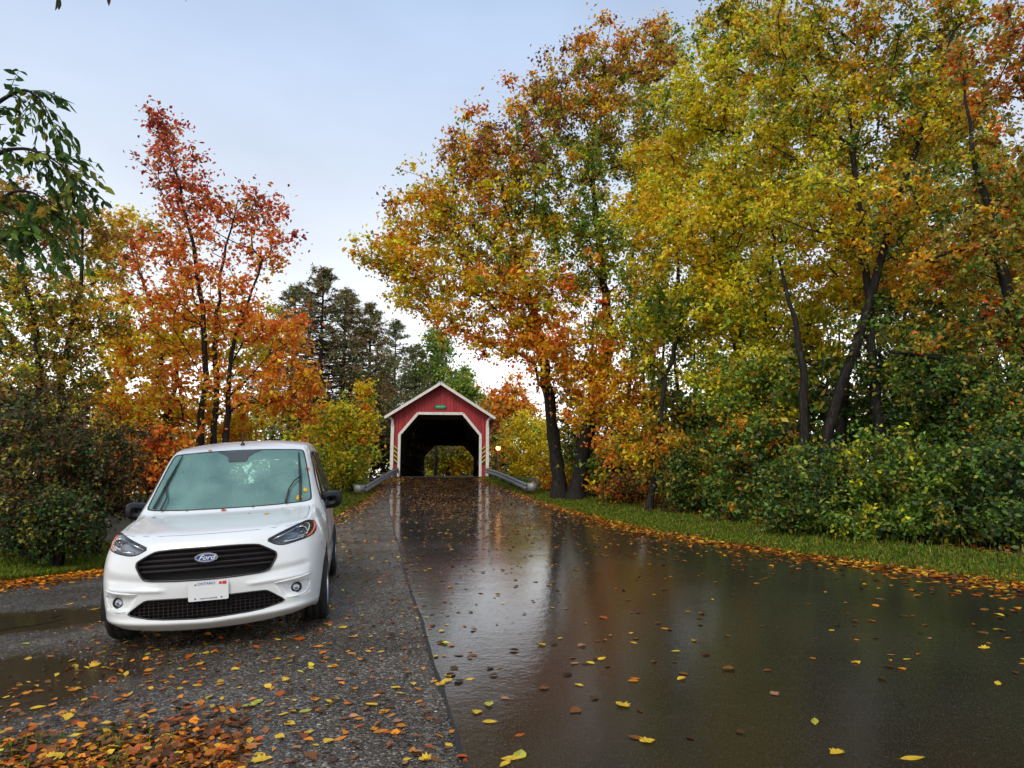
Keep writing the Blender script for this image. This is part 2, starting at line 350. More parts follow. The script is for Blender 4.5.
puddle(-4.45, 5.0, 1.55, .95, 3, .1); puddle(-5.6, 7.5, 1.5, .55, 5, .2)
# ================================================================ covered bridge
def boards(name, color, dark, scale, rough=.6, axis=0, wet=0):
    """painted or weathered planks: hairline gaps, board-to-board tone"""
    m, t, b = smat(name); tc = N(t, 'ShaderNodeTexCoord'); s = N(t, 'ShaderNodeSeparateXYZ'); t.links.new(tc.outputs['Object'], s.inputs[0])
    u = math_(t, 'MULTIPLY', s.outputs[axis], scale); fl = math_(t, 'FLOOR', u); fr = math_(t, 'SUBTRACT', u, fl)
    wn = N(t, 'ShaderNodeTexWhiteNoise', noise_dimensions='1D'); t.links.new(fl, wn.inputs['W'])
    n1 = N(t, 'ShaderNodeTexNoise'); n1.inputs['Scale'].default_value = 3; n1.inputs['Detail'].default_value = 7; mp_ = N(t, 'ShaderNodeMapping'); sc = [6, 6, 6]; sc[2 if axis != 2 else 0] = .8; mp_.inputs['Scale'].default_value = sc
    t.links.new(tc.outputs['Object'], mp_.inputs[0]); t.links.new(mp_.outputs[0], n1.inputs['Vector'])
    k = math_(t, 'ADD', math_(t, 'MULTIPLY', wn.outputs[0], .35), n1.outputs[0])
    c = ramp(t, [(.35, dark), (.85, color)]); t.links.new(k, c.inputs[0])
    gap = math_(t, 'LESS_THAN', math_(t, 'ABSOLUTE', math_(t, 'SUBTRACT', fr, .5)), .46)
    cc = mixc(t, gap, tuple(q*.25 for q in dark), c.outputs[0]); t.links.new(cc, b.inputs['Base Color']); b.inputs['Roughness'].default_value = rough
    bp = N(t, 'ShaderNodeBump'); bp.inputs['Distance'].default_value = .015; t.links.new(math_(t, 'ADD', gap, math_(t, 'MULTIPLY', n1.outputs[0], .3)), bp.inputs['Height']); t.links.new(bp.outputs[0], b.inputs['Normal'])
    return m
M_red = boards('red_boards', (.46, .032, .042), (.26, .016, .022), 5.5)
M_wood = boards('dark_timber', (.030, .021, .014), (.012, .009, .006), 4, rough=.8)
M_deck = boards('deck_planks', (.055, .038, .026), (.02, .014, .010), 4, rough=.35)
M_trim = mat('white_trim_paint', (.80, .78, .73), rough=.5, var=.12, vscale=8, bump=.1, bscale=30)
M_roof = mat('grey_metal_roof', (.36, .37, .38), rough=.3, metal=.5, var=.1)
M_haz_y = mat('hazard_yellow', (.75, .38, .02), rough=.4); M_haz_k = mat('hazard_black', (.015, .015, .015), rough=.5)
M_sgn = mat('green_sign', (.01, .22, .10), rough=.4); M_sgw = mat('sign_lettering', (.35, .60, .42), rough=.5)
M_conc = mat('concrete', (.28, .27, .25), rough=.8, var=.25, vscale=3, bump=.3)
BY, BL = 39.2, 24.3; BZ = 2.2; BH = R(4.0)      # near face, length, floor height, heading (to the left)
bridge = empty('covered_bridge', ((441-512)/FPX*39.7, BY, BZ), BH)
tag(bridge, 'red covered wooden bridge with white trim at the end of the road', 'covered bridge')
W2 = 2.72; OW = 2.24; OH = 3.55; EV = 3.55; PK = 5.30; CH = .98   # half width, half opening, opening height, eave height, peak height, corner cut
def br(mb, name, m, parent=bridge, smooth=False, bevel=0): return mb.build(name, m, parent, smooth, bevel)
zc = OH-1.18
for y0, y1, nm in ((0, .10, 1), (BL-.10, BL, 2)):      # the two gable walls
    out = [(-W2, 0), (-W2, EV), (0, PK), (W2, EV), (W2, 0), (OW, 0), (OW, zc), (OW-CH, OH), (-OW+CH, OH), (-OW, zc), (-OW, 0)]
    mb = MB(); n_ = len(out); v = [(x, y, z) for y in (y0, y1) for x, z in out]
    tris = [(0, 1, 9, 10), (1, 2, 8, 9), (2, 7, 8), (2, 3, 6, 7), (3, 4, 5, 6)]
    mb.add(v, tris+[tuple(i+n_ for i in f[::-1]) for f in tris]+[(i, (i+1) % n_, n_+(i+1) % n_, n_+i) for i in range(n_)])
    br(mb, 'gable_wall', M_red)
    s = -1 if nm == 1 else 1; yf = (y0 if nm == 1 else y1)
    tr = MB(); w_ = .15; path = [(-OW, 0), (-OW, zc), (-OW+CH, OH), (OW-CH, OH), (OW, zc), (OW, 0)]
    for (x0, z0), (x1, z1) in zip(path[:-1], path[1:]):
        d = Vector((x1-x0, 0, z1-z0)).normalized(); nn = Vector((-d.z, 0, d.x)); c = nn*(w_/2)
        tr.bar(Vector((x0, yf+s*.028, z0))+c-d*.02, Vector((x1, yf+s*.028, z1))+c+d*.05, w_, .05, up=(0, 1, 0))
    br(tr, 'opening_trim', M_trim)
    for q in (-1, 1):
        cp = MB(); cp.box((q*W2-.09, yf-.07, 0), (q*W2+.09, yf+.07, EV-.62)); cp.tube([(q*W2, yf+s*.03, EV-.65), (q*(W2+.02), yf+s*.03, EV-.36), (q*(W2+.10), yf+s*.03, EV-.22), (q*(W2+.36), yf+s*.03, EV-.14)], .085, 6); br(cp, 'corner_post', M_trim)
        if nm == 1:
            hb = MB(); hz = MB()
            x0, x1 = sorted((q*(OW+.17), q*(W2-.11)))
            hb.box((x0, yf-.035, .72), (x1, yf-.012, 1.72)); bo = br(hb, 'hazard_board', M_haz_k)
            for k in range(4):
                z0 = .78+k*.25; dz = .17
                za, zb = (z0+dz, z0) if q > 0 else (z0, z0+dz)
                if q > 0: za, zb = z0, z0+dz
                else: za, zb = z0+dz, z0
                MB().add([(x0, yf-.040, za), (x1, yf-.040, zb), (x1, yf-.040, zb+.10), (x0, yf-.040, za+.10)], [(0, 1, 2, 3)]).build('stripe', M_haz_y, bo)
# side walls with an open strip under the eaves
for q in (-1, 1):
    sw = MB(); sw.box((q*W2-.05, .10, -.35), (q*W2+.05, BL-.10, EV-.55)); 
    o = br(sw, 'side_wall', boards('red_side_boards', (.46, .032, .042), (.26, .016, .022), 5, axis=1))
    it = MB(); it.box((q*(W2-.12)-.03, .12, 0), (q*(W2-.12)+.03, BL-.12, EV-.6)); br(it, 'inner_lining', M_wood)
    nb = 16
    for k in range(nb):
        y = .6+k*(BL-1.2)/(nb-1)
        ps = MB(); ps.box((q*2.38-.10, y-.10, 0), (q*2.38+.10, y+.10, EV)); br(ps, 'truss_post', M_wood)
        if k < nb-1:
            yb = .6+(k+1)*(BL-1.2)/(nb-1)
            for a, b2 in ((0.1, EV-.2), (EV-.2, .1)):
                br(MB().bar((q*2.44, y, a), (q*2.44, yb, b2), .07, .22, up=(1, 0, 0)), 'truss_brace', M_wood)
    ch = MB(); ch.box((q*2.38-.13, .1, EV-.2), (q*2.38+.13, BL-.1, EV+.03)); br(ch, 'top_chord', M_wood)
    gd = MB(); gd.box((q*2.2-.03, .3, .75), (q*2.2+.03, BL-.3, .95)); br(gd, 'wheel_guard', M_wood)
for k in range(9):
    y = .8+k*(BL-1.6)/8
    cb = MB(); cb.bar((-2.4, y, EV-.08), (2.4, y, EV-.08), .16, .20)
    for q in (-1, 1): cb.bar((q*2.3, y, EV-1.15), (q*1.3, y, EV-.12), .12, .12)
    br(cb, 'cross_beam', M_wood)
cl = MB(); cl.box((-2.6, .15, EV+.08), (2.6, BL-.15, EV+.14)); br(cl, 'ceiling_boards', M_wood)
for q in (-1, 1):
    OV = .42; sl = (PK-EV)/W2
    a = Vector((0, 0, PK+.04)); b2 = Vector((q*(W2+OV), 0, EV-OV*sl+.04)); rf = MB(); th = Vector((0, 0, .07))
    v = [p+Vector((0, y, 0))+h_ for y in (-.38, BL+.38) for p, h_ in ((a, Vector()), (b2, Vector()), (b2, th), (a, th))]
    rf.add(v, [(0, 1, 2, 3), (7, 6, 5, 4), (0, 4, 5, 1), (1, 5, 6, 2), (2, 6, 7, 3), (3, 7, 4, 0)]); br(rf, 'roof', M_roof)
    for yy in (-.43, BL+.38):
        fb = MB(); o_ = Vector((0, 0, -.03)); fb.bar(a+Vector((0, yy+.025, .03))+o_, b2+Vector((q*.02, yy+.025, .03))+o_, .05, .15, up=(0, 0, 1)); br(fb, 'barge_board', M_trim)
rc = MB(); rc.bar((0, -.42, PK+.13), (0, BL+.42, PK+.13), .30, .05); br(rc, 'ridge_cap', M_roof)
dk = MB(); dk.box((-2.6, -.15, -.30), (2.6, BL+.15, .012)); br(dk, 'deck', M_deck)
ab = MB(); ab.box((-3.1, .2, -4.2), (3.1, 2.0, -.30)); br(ab, 'abutment', M_conc); ab = MB(); ab.box((-3.1, BL-2, -4.2), (3.1, BL-.2, -.30)); br(ab, 'abutment', M_conc)
sg = MB(); sg.prism([(.345*math.cos(t), .125*math.sin(t)) for t in np.linspace(0, 2*math.pi, 30, endpoint=False)], .04, Matrix.Translation((0, -.012, 4.02)) @ Matrix.Rotation(R(90), 4, 'X')); so_ = br(sg, 'name_sign', M_sgn)
for k, (x, w_) in enumerate(((-.20, .05), (-.12, .06), (-.035, .05), (.05, .06), (.13, .05), (.20, .04))):
    q = MB(); q.box((x-w_/2, -.056, 3.985+(.006 if k % 2 else 0)), (x+w_/2, -.053, 4.055)); q.build('lettering', M_sgw, so_)

# ---- guard rails
M_galv = mat('galvanised_steel', (.34, .35, .35), rough=.55, metal=.5, var=.15, vscale=6)
M_post = mat('rail_post_timber', (.07, .055, .045), rough=.8, var=.3)
def guard_rail(pts, label, flare):
    root = empty('guard_rail', pts[0]); tag(root, label, 'guard rail')
    P_ = [Vector(p)-Vector(pts[0]) for p in pts]
    prof = [(0, -.155), (.0, -.13), (.04, -.10), (.04, -.055), (0, -.02), (0, .02), (.04, .055), (.04, .10), (0, .13), (0, .155)]
    side = -1 if flare < 0 else 1
    V = []; 
    Q = [P_[0].lerp(P_[1], 0)]; Q = []
    for a, b2 in zip(P_[:-1], P_[1:]): Q += [a.lerp(b2, k/6) for k in range(6)]
    Q.append(P_[-1])
    for i, p in enumerate(Q):
        d = (Q[min(i+1, len(Q)-1)]-Q[max(i-1, 0)]); d.z = 0; d.normalize(); nr = Vector((d.y, -d.x, 0))*(-side)
        for th in (0, .006):
            V += [p+nr*(x+th)+Vector((0, 0, z+.50)) for x, z in prof]
    m = len(prof); F = []
    for i in range(len(Q)-1):
        a = i*2*m; b3 = a+2*m
        F += [(a+k, a+k+1, b3+k+1, b3+k) for k in range(m-1)]+[(a+m+k+1, a+m+k, b3+m+k, b3+m+k+1) for k in range(m-1)]
    pyd('rail', V, F, M_galv, root, False)
    L = [(b2-a).length for a, b2 in zip(Q[:-1], Q[1:])]; tot = sum(L); s = 0; want = .5
    for i, l in enumerate(L):
        while want <= s+l:
            p = Q[i].lerp(Q[i+1], (want-s)/l); wp = root.location+p
            x = p.x+side*.13; zg = float(ground(root.location.x+x, wp.y))-root.location.z
            q = MB(); q.box((x-.09, p.y-.07, min(zg, p.z)-.4), (x+.09, p.y+.07, p.z+.66)); q.build('post', M_post, root, bevel=.01); want += 1.9
        s += l
    # curled end wing
    e = MB(); n_ = 9; c = Vector((side*.30, .0, 0)); VV = []
    for k in range(n_):
        a = math.pi*(k/(n_-1))*1.15; p = Vector((side*.22*(1-math.cos(a)), -.22*math.sin(a)*1.1, .50)); VV += [p+Vector((0, 0, -.165)), p+Vector((0, 0, .165))]
    V2 = VV+[v+Vector((0, -.004, 0)) for v in VV]
    e.add(VV, [(2*k, 2*k+2, 2*k+3, 2*k+1) for k in range(n_-1)]); o = e.build('end_wing', M_galv, root, True); sd_ = o.modifiers.new('t', 'SOLIDIFY'); sd_.thickness = .008
    return root
def rail_at(u, v_top, Y, h=.735):
    p = at(u, v_top, Y); return (p.x, p.y, p.z-h)
guard_rail([rail_at(527, 483, 28.5, .66), rail_at(511, 476, 32, .66), rail_at(497, 470.5, 35.5, .66), rail_at(485.5, 466, 39.0)], 'galvanised guard rail on the right side of the road, running down from the bridge', 1)
guard_rail([rail_at(365, 485, 28.5, .66), rail_at(379, 477, 32, .66), rail_at(389, 471, 35.5, .66), rail_at(398, 466, 39.0)], 'galvanised guard rail on the left side of the road, ending behind the van mirror', -1)
# far guard rail seen through the tunnel
fr = empty('wooden_fence', (-6.6, 78, 2.0)); tag(fr, 'dark wooden rail fence seen through the far end of the bridge tunnel', 'fence')
for k in range(8): q = MB(); q.box((-3+k*1.6-.07, -.07, -.5), (-3+k*1.6+.07, .07, 1.3)); q.build('post', M_post, fr)
for z in (1.15, .6): q = MB(); q.box((-3.2, -.12, z-.07), (8.6, -.07, z+.07)); q.build('rail', M_post, fr)
# amber lamp glowing among the leaves right of the bridge
lp = empty('street_lamp', tuple(at(498, 478, 58))); tag(lp, 'small amber lamp glowing between the leaves just right of the bridge', 'lamp')
_h = at(498, 448, 58).z-lp.location.z
q = MB(); q.tube([(0, 0, -1.5), (0, 0, _h-.1)], [.06, .045], 8); q.build('pole', M_post, lp, True)
M_lmp, t, b = smat('amber_glow'); b.inputs['Base Color'].default_value = (.8, .3, .05, 1); b.inputs['Emission Color'].default_value = (1, .42, .12, 1); b.inputs['Emission Strength'].default_value = 4.5
q = MB(); q.lathe([(.01, -.2), (.14, -.16), (.20, 0), (.14, .16), (.01, .2)], 14, Matrix.Translation((0, 0, _h))); q.build('lamp_globe', M_lmp, lp, True)
q = MB(); q.lathe([(.0, .26), (.20, .17), (.21, .13)], 14, Matrix.Translation((0, 0, _h))); q.build('cap', M_post, lp, True)
# ================================================================ the white van
def build_van():
    root = empty('van')
    tag(root, 'white compact van parked on the gravel beside the wet road, seen from the front', 'van')
    M_w = mat('van_white_paint', (.72, .74, .74), rough=.32, coat=.7, var=.02, vscale=2)
    M_blk = mat('black_trim', (.012, .012, .013), rough=.42, bump=.1, bscale=60)
    M_gril = mat('grille_plastic', (.018, .014, .015), rough=.3)
    M_chr = mat('chrome', (.75, .76, .78), rough=.12, metal=1)
    M_sil = mat('silver_reflector', (.62, .64, .66), rough=.22, metal=.9)
    M_dk = mat('dark_liner', (.008, .008, .008), rough=.85)
    M_tyre = mat('tyre_rubber', (.014, .014, .014), rough=.7, bump=.3, bscale=90)
    M_rim = mat('rim_alloy', (.45, .46, .47), rough=.3, metal=.9)
    M_glass = glassmat('windscreen_glass', (.62, .90, .80), ior=2.7, refl=.8)
    GT = M_glass.node_tree; GN = GT.nodes       # misted on the inside: a thin uneven film of condensation
    mx0 = [n for n in GN if n.type == 'MIX_SHADER'][0]; fo_ = [n for n in GN if n.type == 'OUTPUT_MATERIAL'][0]
    df = N(GT, 'ShaderNodeBsdfDiffuse'); df.inputs['Color'].default_value = (.42, .70, .58, 1)
    mz = N(GT, 'ShaderNodeTexNoise'); mz.inputs['Scale'].default_value = 3.5; mz.inputs['Detail'].default_value = 4
    tg = N(GT, 'ShaderNodeTexCoord'); GT.links.new(tg.outputs['Object'], mz.inputs['Vector'])
    mq = N(GT, 'ShaderNodeMapRange'); mq.inputs[1].default_value = .3; mq.inputs[2].default_value = .7; mq.inputs[3].default_value = .16; mq.inputs[4].default_value = .32
    GT.links.new(mz.outputs[0], mq.inputs[0])
    m3 = N(GT, 'ShaderNodeMixShader'); GT.links.new(mq.outputs[0], m3.inputs[0]); GT.links.new(mx0.outputs[0], m3.inputs[1]); GT.links.new(df.outputs[0], m3.inputs[2]); GT.links.new(m3.outputs[0], fo_.inputs['Surface'])
    for n in GN:
        if n.type == 'BSDF_GLOSSY': n.inputs['Color'].default_value = (.60, .92, .80, 1)
    M_side = glassmat('side_glass', (.35, .45, .42), ior=1.6, refl=.9)
    M_lens = glassmat('lamp_lens', (.93, .94, .95), ior=1.45)
    M_seat = mat('seat_cloth', (.16, .17, .17), rough=.85, bump=.2, bscale=80)
    M_panel = mat('pale_interior_panel', (.55, .57, .55), rough=.6)
    M_amb = mat('amber_marker', (.75, .12, .03), rough=.25, coat=1)
    M_hb = mat('lamp_housing', (.36, .365, .37), rough=.3, metal=.5)
    M_seam = mat('seam_rubber', (.03, .03, .032), rough=.7)
    M_plate = mat('plate_white', (.72, .74, .74), rough=.4)
    M_blue = mat('badge_blue', (.01, .05, .20), rough=.2, coat=1)
    M_txt = mat('plate_blue', (.03, .06, .22), rough=.5)
    M_red = mat('sticker_red', (.6, .03, .03), rough=.5)
    M_led = mat('pale_light_guide', (.8, .82, .84), rough=.2)

    # ---- body cage (half), x back, y to the driver's side, z up
    Rn = 9; fr = [0, .29, .55, .76, .91, 1.0]; J = 6
    wx = [0, .02, .09, .25, .56, 1.0]
    cz = [.195, .24, .32, .43, .55, .66, .78, .88, .955]; cx = [.12, .045, .02, .03, .015, .03, .045, .075, .15]
    kz = [.255, .29, .355, .45, .56, .68, .80, .905, .995]; kx = [.40, .36, .345, .345, .35, .37, .42, .50, .58]; ky = [.80, .835, .85, .865, .875, .88, .875, .85, .805]
    def lerp(a, b, t): return a+(b-a)*t
    F = [[Vector((lerp(cx[r], kx[r], wx[j]), fr[j]*ky[r], lerp(cz[r], kz[r], fr[j]**2.2))) for j in range(J)] for r in range(Rn)]
    cen = [(.15, .945), (.30, .985), (.60, 1.03), (.88, 1.055), (1.03, 1.07), (1.09, 1.10), (1.44, 1.38), (1.79, 1.655), (1.92, 1.725), (2.3, 1.79), (2.9, 1.82), (3.7, 1.81), (4.15, 1.75), (4.30, 1.66)]
    bnd = [(.58, .805, .985), (.68, .82, 1.005), (.84, .83, 1.03), (1.02, .83, 1.055), (1.17, .815, 1.08), (1.25, .80, 1.12), (1.56, .755, 1.38), (1.86, .71, 1.645), (2.0, .70, 1.70), (2.35, .705, 1.735), (2.9, .71, 1.755), (3.7, .705, 1.75), (4.12, .69, 1.70), (4.27, .68, 1.64)]
    T = []
    for (x0, z0), (xb, yb, zb) in zip(cen, bnd):
        T.append([Vector((lerp(x0, xb, fr[j]**2.6), fr[j]*yb, lerp(z0, zb, fr[j]**2.8))) for j in range(J)])
    T[0] = F[-1]
    xlow = [.40, .62, .82, 1.02, 1.22, 1.38, 1.68, 1.95, 2.15, 2.5, 2.95, 3.7, 4.15, 4.33]
    rowz_hi = [.21, .25, .42, .62, .82, .98, 1.10, 1.40]
    def yprof(z): return float(np.interp(z, [.2, .26, .42, .62, .82, .98, 1.10, 1.40, 1.70], [.880, .90, .923, .932, .928, .915, .885, .812, .72]))
    S = []
    for i, (xb, yb, zb) in enumerate(bnd):
        if i == 0: S.append([F[r][J-1] for r in range(Rn)]); continue
        row = []
        for r in range(Rn-1):
            zl = kz[r] + (.21-.235)*(1-r/8)
            if i <= 4:
                z = lerp(.215, zb-.02, (kz[r]-kz[0])/(kz[8]-kz[0])); y = yprof(z) - (.03 if r >= 7 else 0)*max(0, 1)
            else:
                k = min(1, (i-4)/3); z1 = lerp(.215, bnd[4][2]-.02, (kz[r]-kz[0])/(kz[8]-kz[0])); z2 = rowz_hi[r]; z = lerp(z1, z2, k)
                if r == 7: z = lerp(z1, lerp(1.12, zb, .55), k)
                y = yprof(z)
            t = max(0, (z-.95)/(max(zb, 1.0)-.95)) if zb > 1.2 else r/8
            x = lerp(xlow[i], xb, min(1, t)**1.2)
            if i >= 12: y -= (.03 if i == 12 else .07)
            row.append(Vector((x, y, z)))
        row.append(T[i][J-1]); S.append(row)
    I = len(bnd)-1
    B = [[Vector((S[I][r].x + .06*(1-fr[j]**2) , S[I][r].y*fr[j], lerp(S[I][r].z, S[I][r].z, fr[j]))) for j in range(J)] for r in range(Rn)]
    for j in range(J): B[-1][j] = T[I][j]
    for r in range(Rn): B[r][J-1] = S[I][r]
    verts = []; index = {}; faces = []
    def vid(p):
        k = (round(p.x, 5), round(p.y, 5), round(p.z, 5))
        if k not in index: index[k] = len(verts); verts.append(p.copy())
        return index[k]
    def mir(p): return Vector((p.x, -p.y, p.z))
    def grid(G, flip):
        for a in range(len(G)-1):
            for b in range(len(G[0])-1):
                q = [G[a][b], G[a][b+1], G[a+1][b+1], G[a+1][b]]
                if flip: q = q[::-1]
                faces.append([vid(p) for p in q]); faces.append([vid(mir(p)) for p in q[::-1]])
    grid(F, True); grid(T, True); grid(S, True); grid(B, False)
    me = bpy.data.meshes.new('cage'); me.from_pydata(verts, [], faces); me.validate(); me.update()
    bm = bmesh.new(); bm.from_mesh(me); bmesh.ops.recalc_face_normals(bm, faces=bm.faces); bm.to_mesh(me); bm.free()
    ob = bpy.data.objects.new('cage', me); col.objects.link(ob)
    md = ob.modifiers.new('s', 'SUBSURF'); md.levels = 4; md.render_levels = 4
    dg = bpy.context.evaluated_depsgraph_get(); hi = bpy.data.meshes.new_from_object(ob.evaluated_get(dg))
    bpy.data.objects.remove(ob)
    n = len(hi.vertices); P = np.empty(n*3); hi.vertices.foreach_get('co', P); P = P.reshape(-1, 3)
    nf = len(hi.polygons); Q = np.empty(nf*4, np.int32); hi.loops.foreach_get('vertex_index', Q); Q = Q.reshape(-1, 4)
    # outward?
    # ---- sculpt the front bumper
    ay = np.abs(P[:, 1]); z = P[:, 2]; fm = (P[:, 0] < .62)
    def bell(a, lo, hi_, s): return sm((a-lo)/s)*sm((hi_-a)/s)
    # fog lamp pockets
    cy_, cz_ = .66, .40
    pk = bell(ay, .53+.55*np.clip(.50-z, 0, .2), .81, .035)*bell(z, .385, .52, .03)
    P[:, 0] += fm*.030*pk
    # ridge above the pocket running from plate panel to wheel arch
    zl = .535+.05*(ay-.3)
    P[:, 0] -= fm*.012*np.exp(-((z-zl)/.018)**2)*bell(ay, .28, .84, .1)
    # concave panel between grille and ridge
    P[:, 0] += fm*.014*np.exp(-((z-(.60+.10*(ay-.4)))/.035)**2)*bell(ay, .35, .85, .12)
    # lower lip
    P[:, 0] -= fm*.022*np.exp(-((z-.262-.05*ay)/.03)**2)*(ay < .86)
    # hood dome line
    hm = (P[:, 0] > .15) & (P[:, 0] < 1.02) & (z > .9)
    P[:, 2] -= hm*.004*np.exp(-((ay-(.50+.10*(P[:, 0]-.15)))/.035)**2)
    # door side swage
    sdm = (ay > .8) & (P[:, 0] > 1.25)
    P[:, 1] -= np.sign(P[:, 1])*sdm*.012*np.exp(-((z-.55)/.07)**2)
    bvh = BVHTree.FromPolygons([tuple(p) for p in P], [tuple(q) for q in Q])
    def fx(y, z_):      # front surface point
        h = bvh.ray_cast(Vector((-2, y, z_)), Vector((1, 0, 0)))
        return h[0] if h[0] else Vector((.4, y, z_))
    def tz(x, y):
        h = bvh.ray_cast(Vector((x, y, 4)), Vector((0, 0, -1))); return h[0] if h[0] else Vector((x, y, 1))
    def sy(x, z_, s=1):
        h = bvh.ray_cast(Vector((x, 3*s, z_)), Vector((0, -s, 0))); return h[0] if h[0] else Vector((x, .85*s, z_))
    # ---- outlines
    half_grille = [(0, .850), (.22, .850), (.36, .844), (.41, .836), (.53, .772), (.54, .755), (.54, .730), (.49, .640), (.46, .624), (.40, .616), (.20, .606), (0, .602)]
    half_low = [(0, .462), (.44, .470), (.475, .462), (.605, .372), (.58, .358), (.40, .318), (0, .295)]
    def full(h): return h + [(-y, z_) for y, z_ in h[::-1][1:-1]]
    lampP = [(.455, .868), (.56, .915), (.68, .960), (.775, .985), (.835, .965), (.850, .90), (.825, .862), (.72, .838), (.60, .818), (.54, .825)]
    windP = [(0, 1.105), (.40, 1.107), (.68, 1.118), (.755, 1.128), (.77, 1.15), (.74, 1.32), (.695, 1.52), (.665, 1.635), (.635, 1.655), (.30, 1.672), (0, 1.676)]
    fogP = [(.69+.040*math.cos(t), .455+.040*math.sin(t)) for t in np.linspace(0, 2*math.pi, 18, endpoint=False)]
    def inside(px, py, poly):
        c = np.zeros(len(px), bool); n_ = len(poly)
        for i in range(n_):
            (x1, y1), (x2, y2) = poly[i], poly[i-1]
            if y1 == y2: continue
            c ^= ((y1 > py) != (y2 > py)) & (px < (x2-x1)*(py-y1)/(y2-y1)+x1)
        return c
    def refine(poly, step=.02):
        out = []
        for i in range(len(poly)):
            a, b = Vector(poly[i]), Vector(poly[(i+1) % len(poly)]); k = max(1, int((b-a).length/step))
            out += [a.lerp(b, q/k) for q in range(k)]
        return out
    def chaikin(poly, it=1):
        for _ in range(it):
            o = []
            for i in range(len(poly)):
                a, b = poly[i], poly[(i+1) % len(poly)]
                o += [(.8*a[0]+.2*b[0], .8*a[1]+.2*b[1]), (.2*a[0]+.8*b[0], .2*a[1]+.8*b[1])]
            poly = o
        return poly
    C = P[Q].mean(1)
    nrm = np.cross(P[Q[:, 1]]-P[Q[:, 0]], P[Q[:, 2]]-P[Q[:, 0]]); nrm /= np.linalg.norm(nrm, axis=1)[:, None]+1e-9
    if (nrm[(C[:, 2] > 1.7)][:, 2].mean() < 0): Q = Q[:, ::-1].copy(); nrm = -nrm
    region = np.zeros(nf, int)
    F_ = (C[:, 0] < .85) & (C[:, 2] < 1.02)
    front = F_
    regs = [(1, chaikin(full(half_grille)), (1, 2), front), (2, chaikin(full(half_low)), (1, 2), front)]
    for s, rid in ((1, 3), (-1, 4)): regs.append((rid, chaikin([(s*y, z_) for y, z_ in lampP]), (1, 2), front & (C[:, 1]*s > 0)))
    for s, rid in ((1, 5), (-1, 6)): regs.append((rid, [(s*y, z_) for y, z_ in fogP], (1, 2), front & (C[:, 1]*s > 0)))
    wmask = (C[:, 0] > .98) & (C[:, 0] < 2.0) & (C[:, 2] > 1.08) & (nrm[:, 0] < -.3)
    regs.append((7, chaikin(full(windP), 1), (1, 2), wmask))
    win1 = chaikin([(1.42, 1.09), (1.56, 1.25), (1.93, 1.575), (2.05, 1.625), (2.42, 1.645), (2.44, 1.63), (2.44, 1.15), (2.42, 1.135)], 1)
    win2 = chaikin([(2.54, 1.135), (2.54, 1.64), (3.36, 1.64), (3.38, 1.62), (3.38, 1.15), (3.36, 1.135)], 1)
    win3 = chaikin([(3.48, 1.15), (3.48, 1.63), (4.0, 1.61), (4.08, 1.56), (4.12, 1.2), (4.08, 1.15)], 1)
    for s, o_ in ((1, 0), (-1, 3)):
        sm_ = (C[:, 1]*s > .55) & (nrm[:, 1]*s > .45)
        for k_, wp in enumerate((win1, win2, win3)): regs.append((8+o_+k_, wp, (0, 2), sm_ & (C[:, 2] > 1.1)))
    AX = (.86, 3.52); WR = .325
    for k_, ax in enumerate(AX):
        for s, rid in ((1, 14), (-1, 16)):
            circ = [(ax+.385*math.cos(t), .365+.385*math.sin(t)) for t in np.linspace(0, 2*math.pi, 40, endpoint=False)]
            regs.append((rid+k_, circ, (0, 2), (C[:, 1]*s > .5)))
    rw = chaikin([(-.55, 1.15), (.55, 1.15), (.5, 1.6), (-.5, 1.6)], 2)
    regs.append((18, rw, (1, 2), C[:, 0] > 4.1))
    for rid, poly, (a, b), mask in regs:
        ins = mask & inside(C[:, a], C[:, b], poly) & (region == 0); region[ins] = rid
        # snap the border vertices on to the outline
        vin = np.zeros(n, bool); vin[Q[ins].ravel()] = True
        vout = np.zeros(n, bool); vout[Q[mask & ~ins].ravel()] = True
        bd = np.where(vin & vout)[0]
        pl = np.array([tuple(p) for p in refine(poly, .004)])
        if len(bd) == 0: continue
        d = ((P[bd][:, None, [a, b]]-pl[None])**2).sum(2); P[bd[:, None], [a, b]] = pl[d.argmin(1)]
    def sub(mask, name, m, solid=0):
        f = Q[mask]; u, inv = np.unique(f, return_inverse=True)
        me_ = npmesh(name, P[u], inv.reshape(f.shape)); o = link(name, me_, m, root, True)
        if solid:
            sd_ = o.modifiers.new('t', 'SOLIDIFY'); sd_.thickness = solid; sd_.offset = -1
        return o
    body = sub(region == 0, 'body', [M_w], 0)
    body.data.materials.clear(); body.data.materials.append(M_w)
    sd_ = body.modifiers.new('t', 'SOLIDIFY'); sd_.thickness = .012; sd_.offset = -1
    sub(region == 7, 'windscreen', M_glass)
    for k_ in range(8, 14): sub(region == k_, 'side_window', M_side)
    sub(region == 18, 'rear_window', M_side)
    # rims along outlines
    def outline(poly, kind, s=1, off=0.0):
        pts = []
        for q in refine(poly, .015):
            if kind == 'front': p = fx(q[0], q[1])
            else: p = sy(q[0], q[1], s)
            pts.append(p+Vector((-off, 0, 0)) if kind == 'front' else p)
        return pts
    class _S:
        def tube(self, *a): q = MB(); q.tube(*a); q.build('panel_gap', M_seam, root)
    seams = _S()
    g = MB(); g.tube(outline(regs[0][1], 'front'), .0085, 6, closed=True)
    grille = MB()
    # grille backing and bars
    def panel(mb, poly, dx):
        c = np.mean([tuple(p) for p in poly], axis=0); pts = [fx(q[0], q[1])+Vector((dx, 0, 0)) for q in refine(poly, .03)]
        cc = fx(*c)+Vector((dx, 0, 0)); v = [cc]+pts; mb.add(v, [(0, 1+i, 1+(i+1) % len(pts)) for i in range(len(pts))])
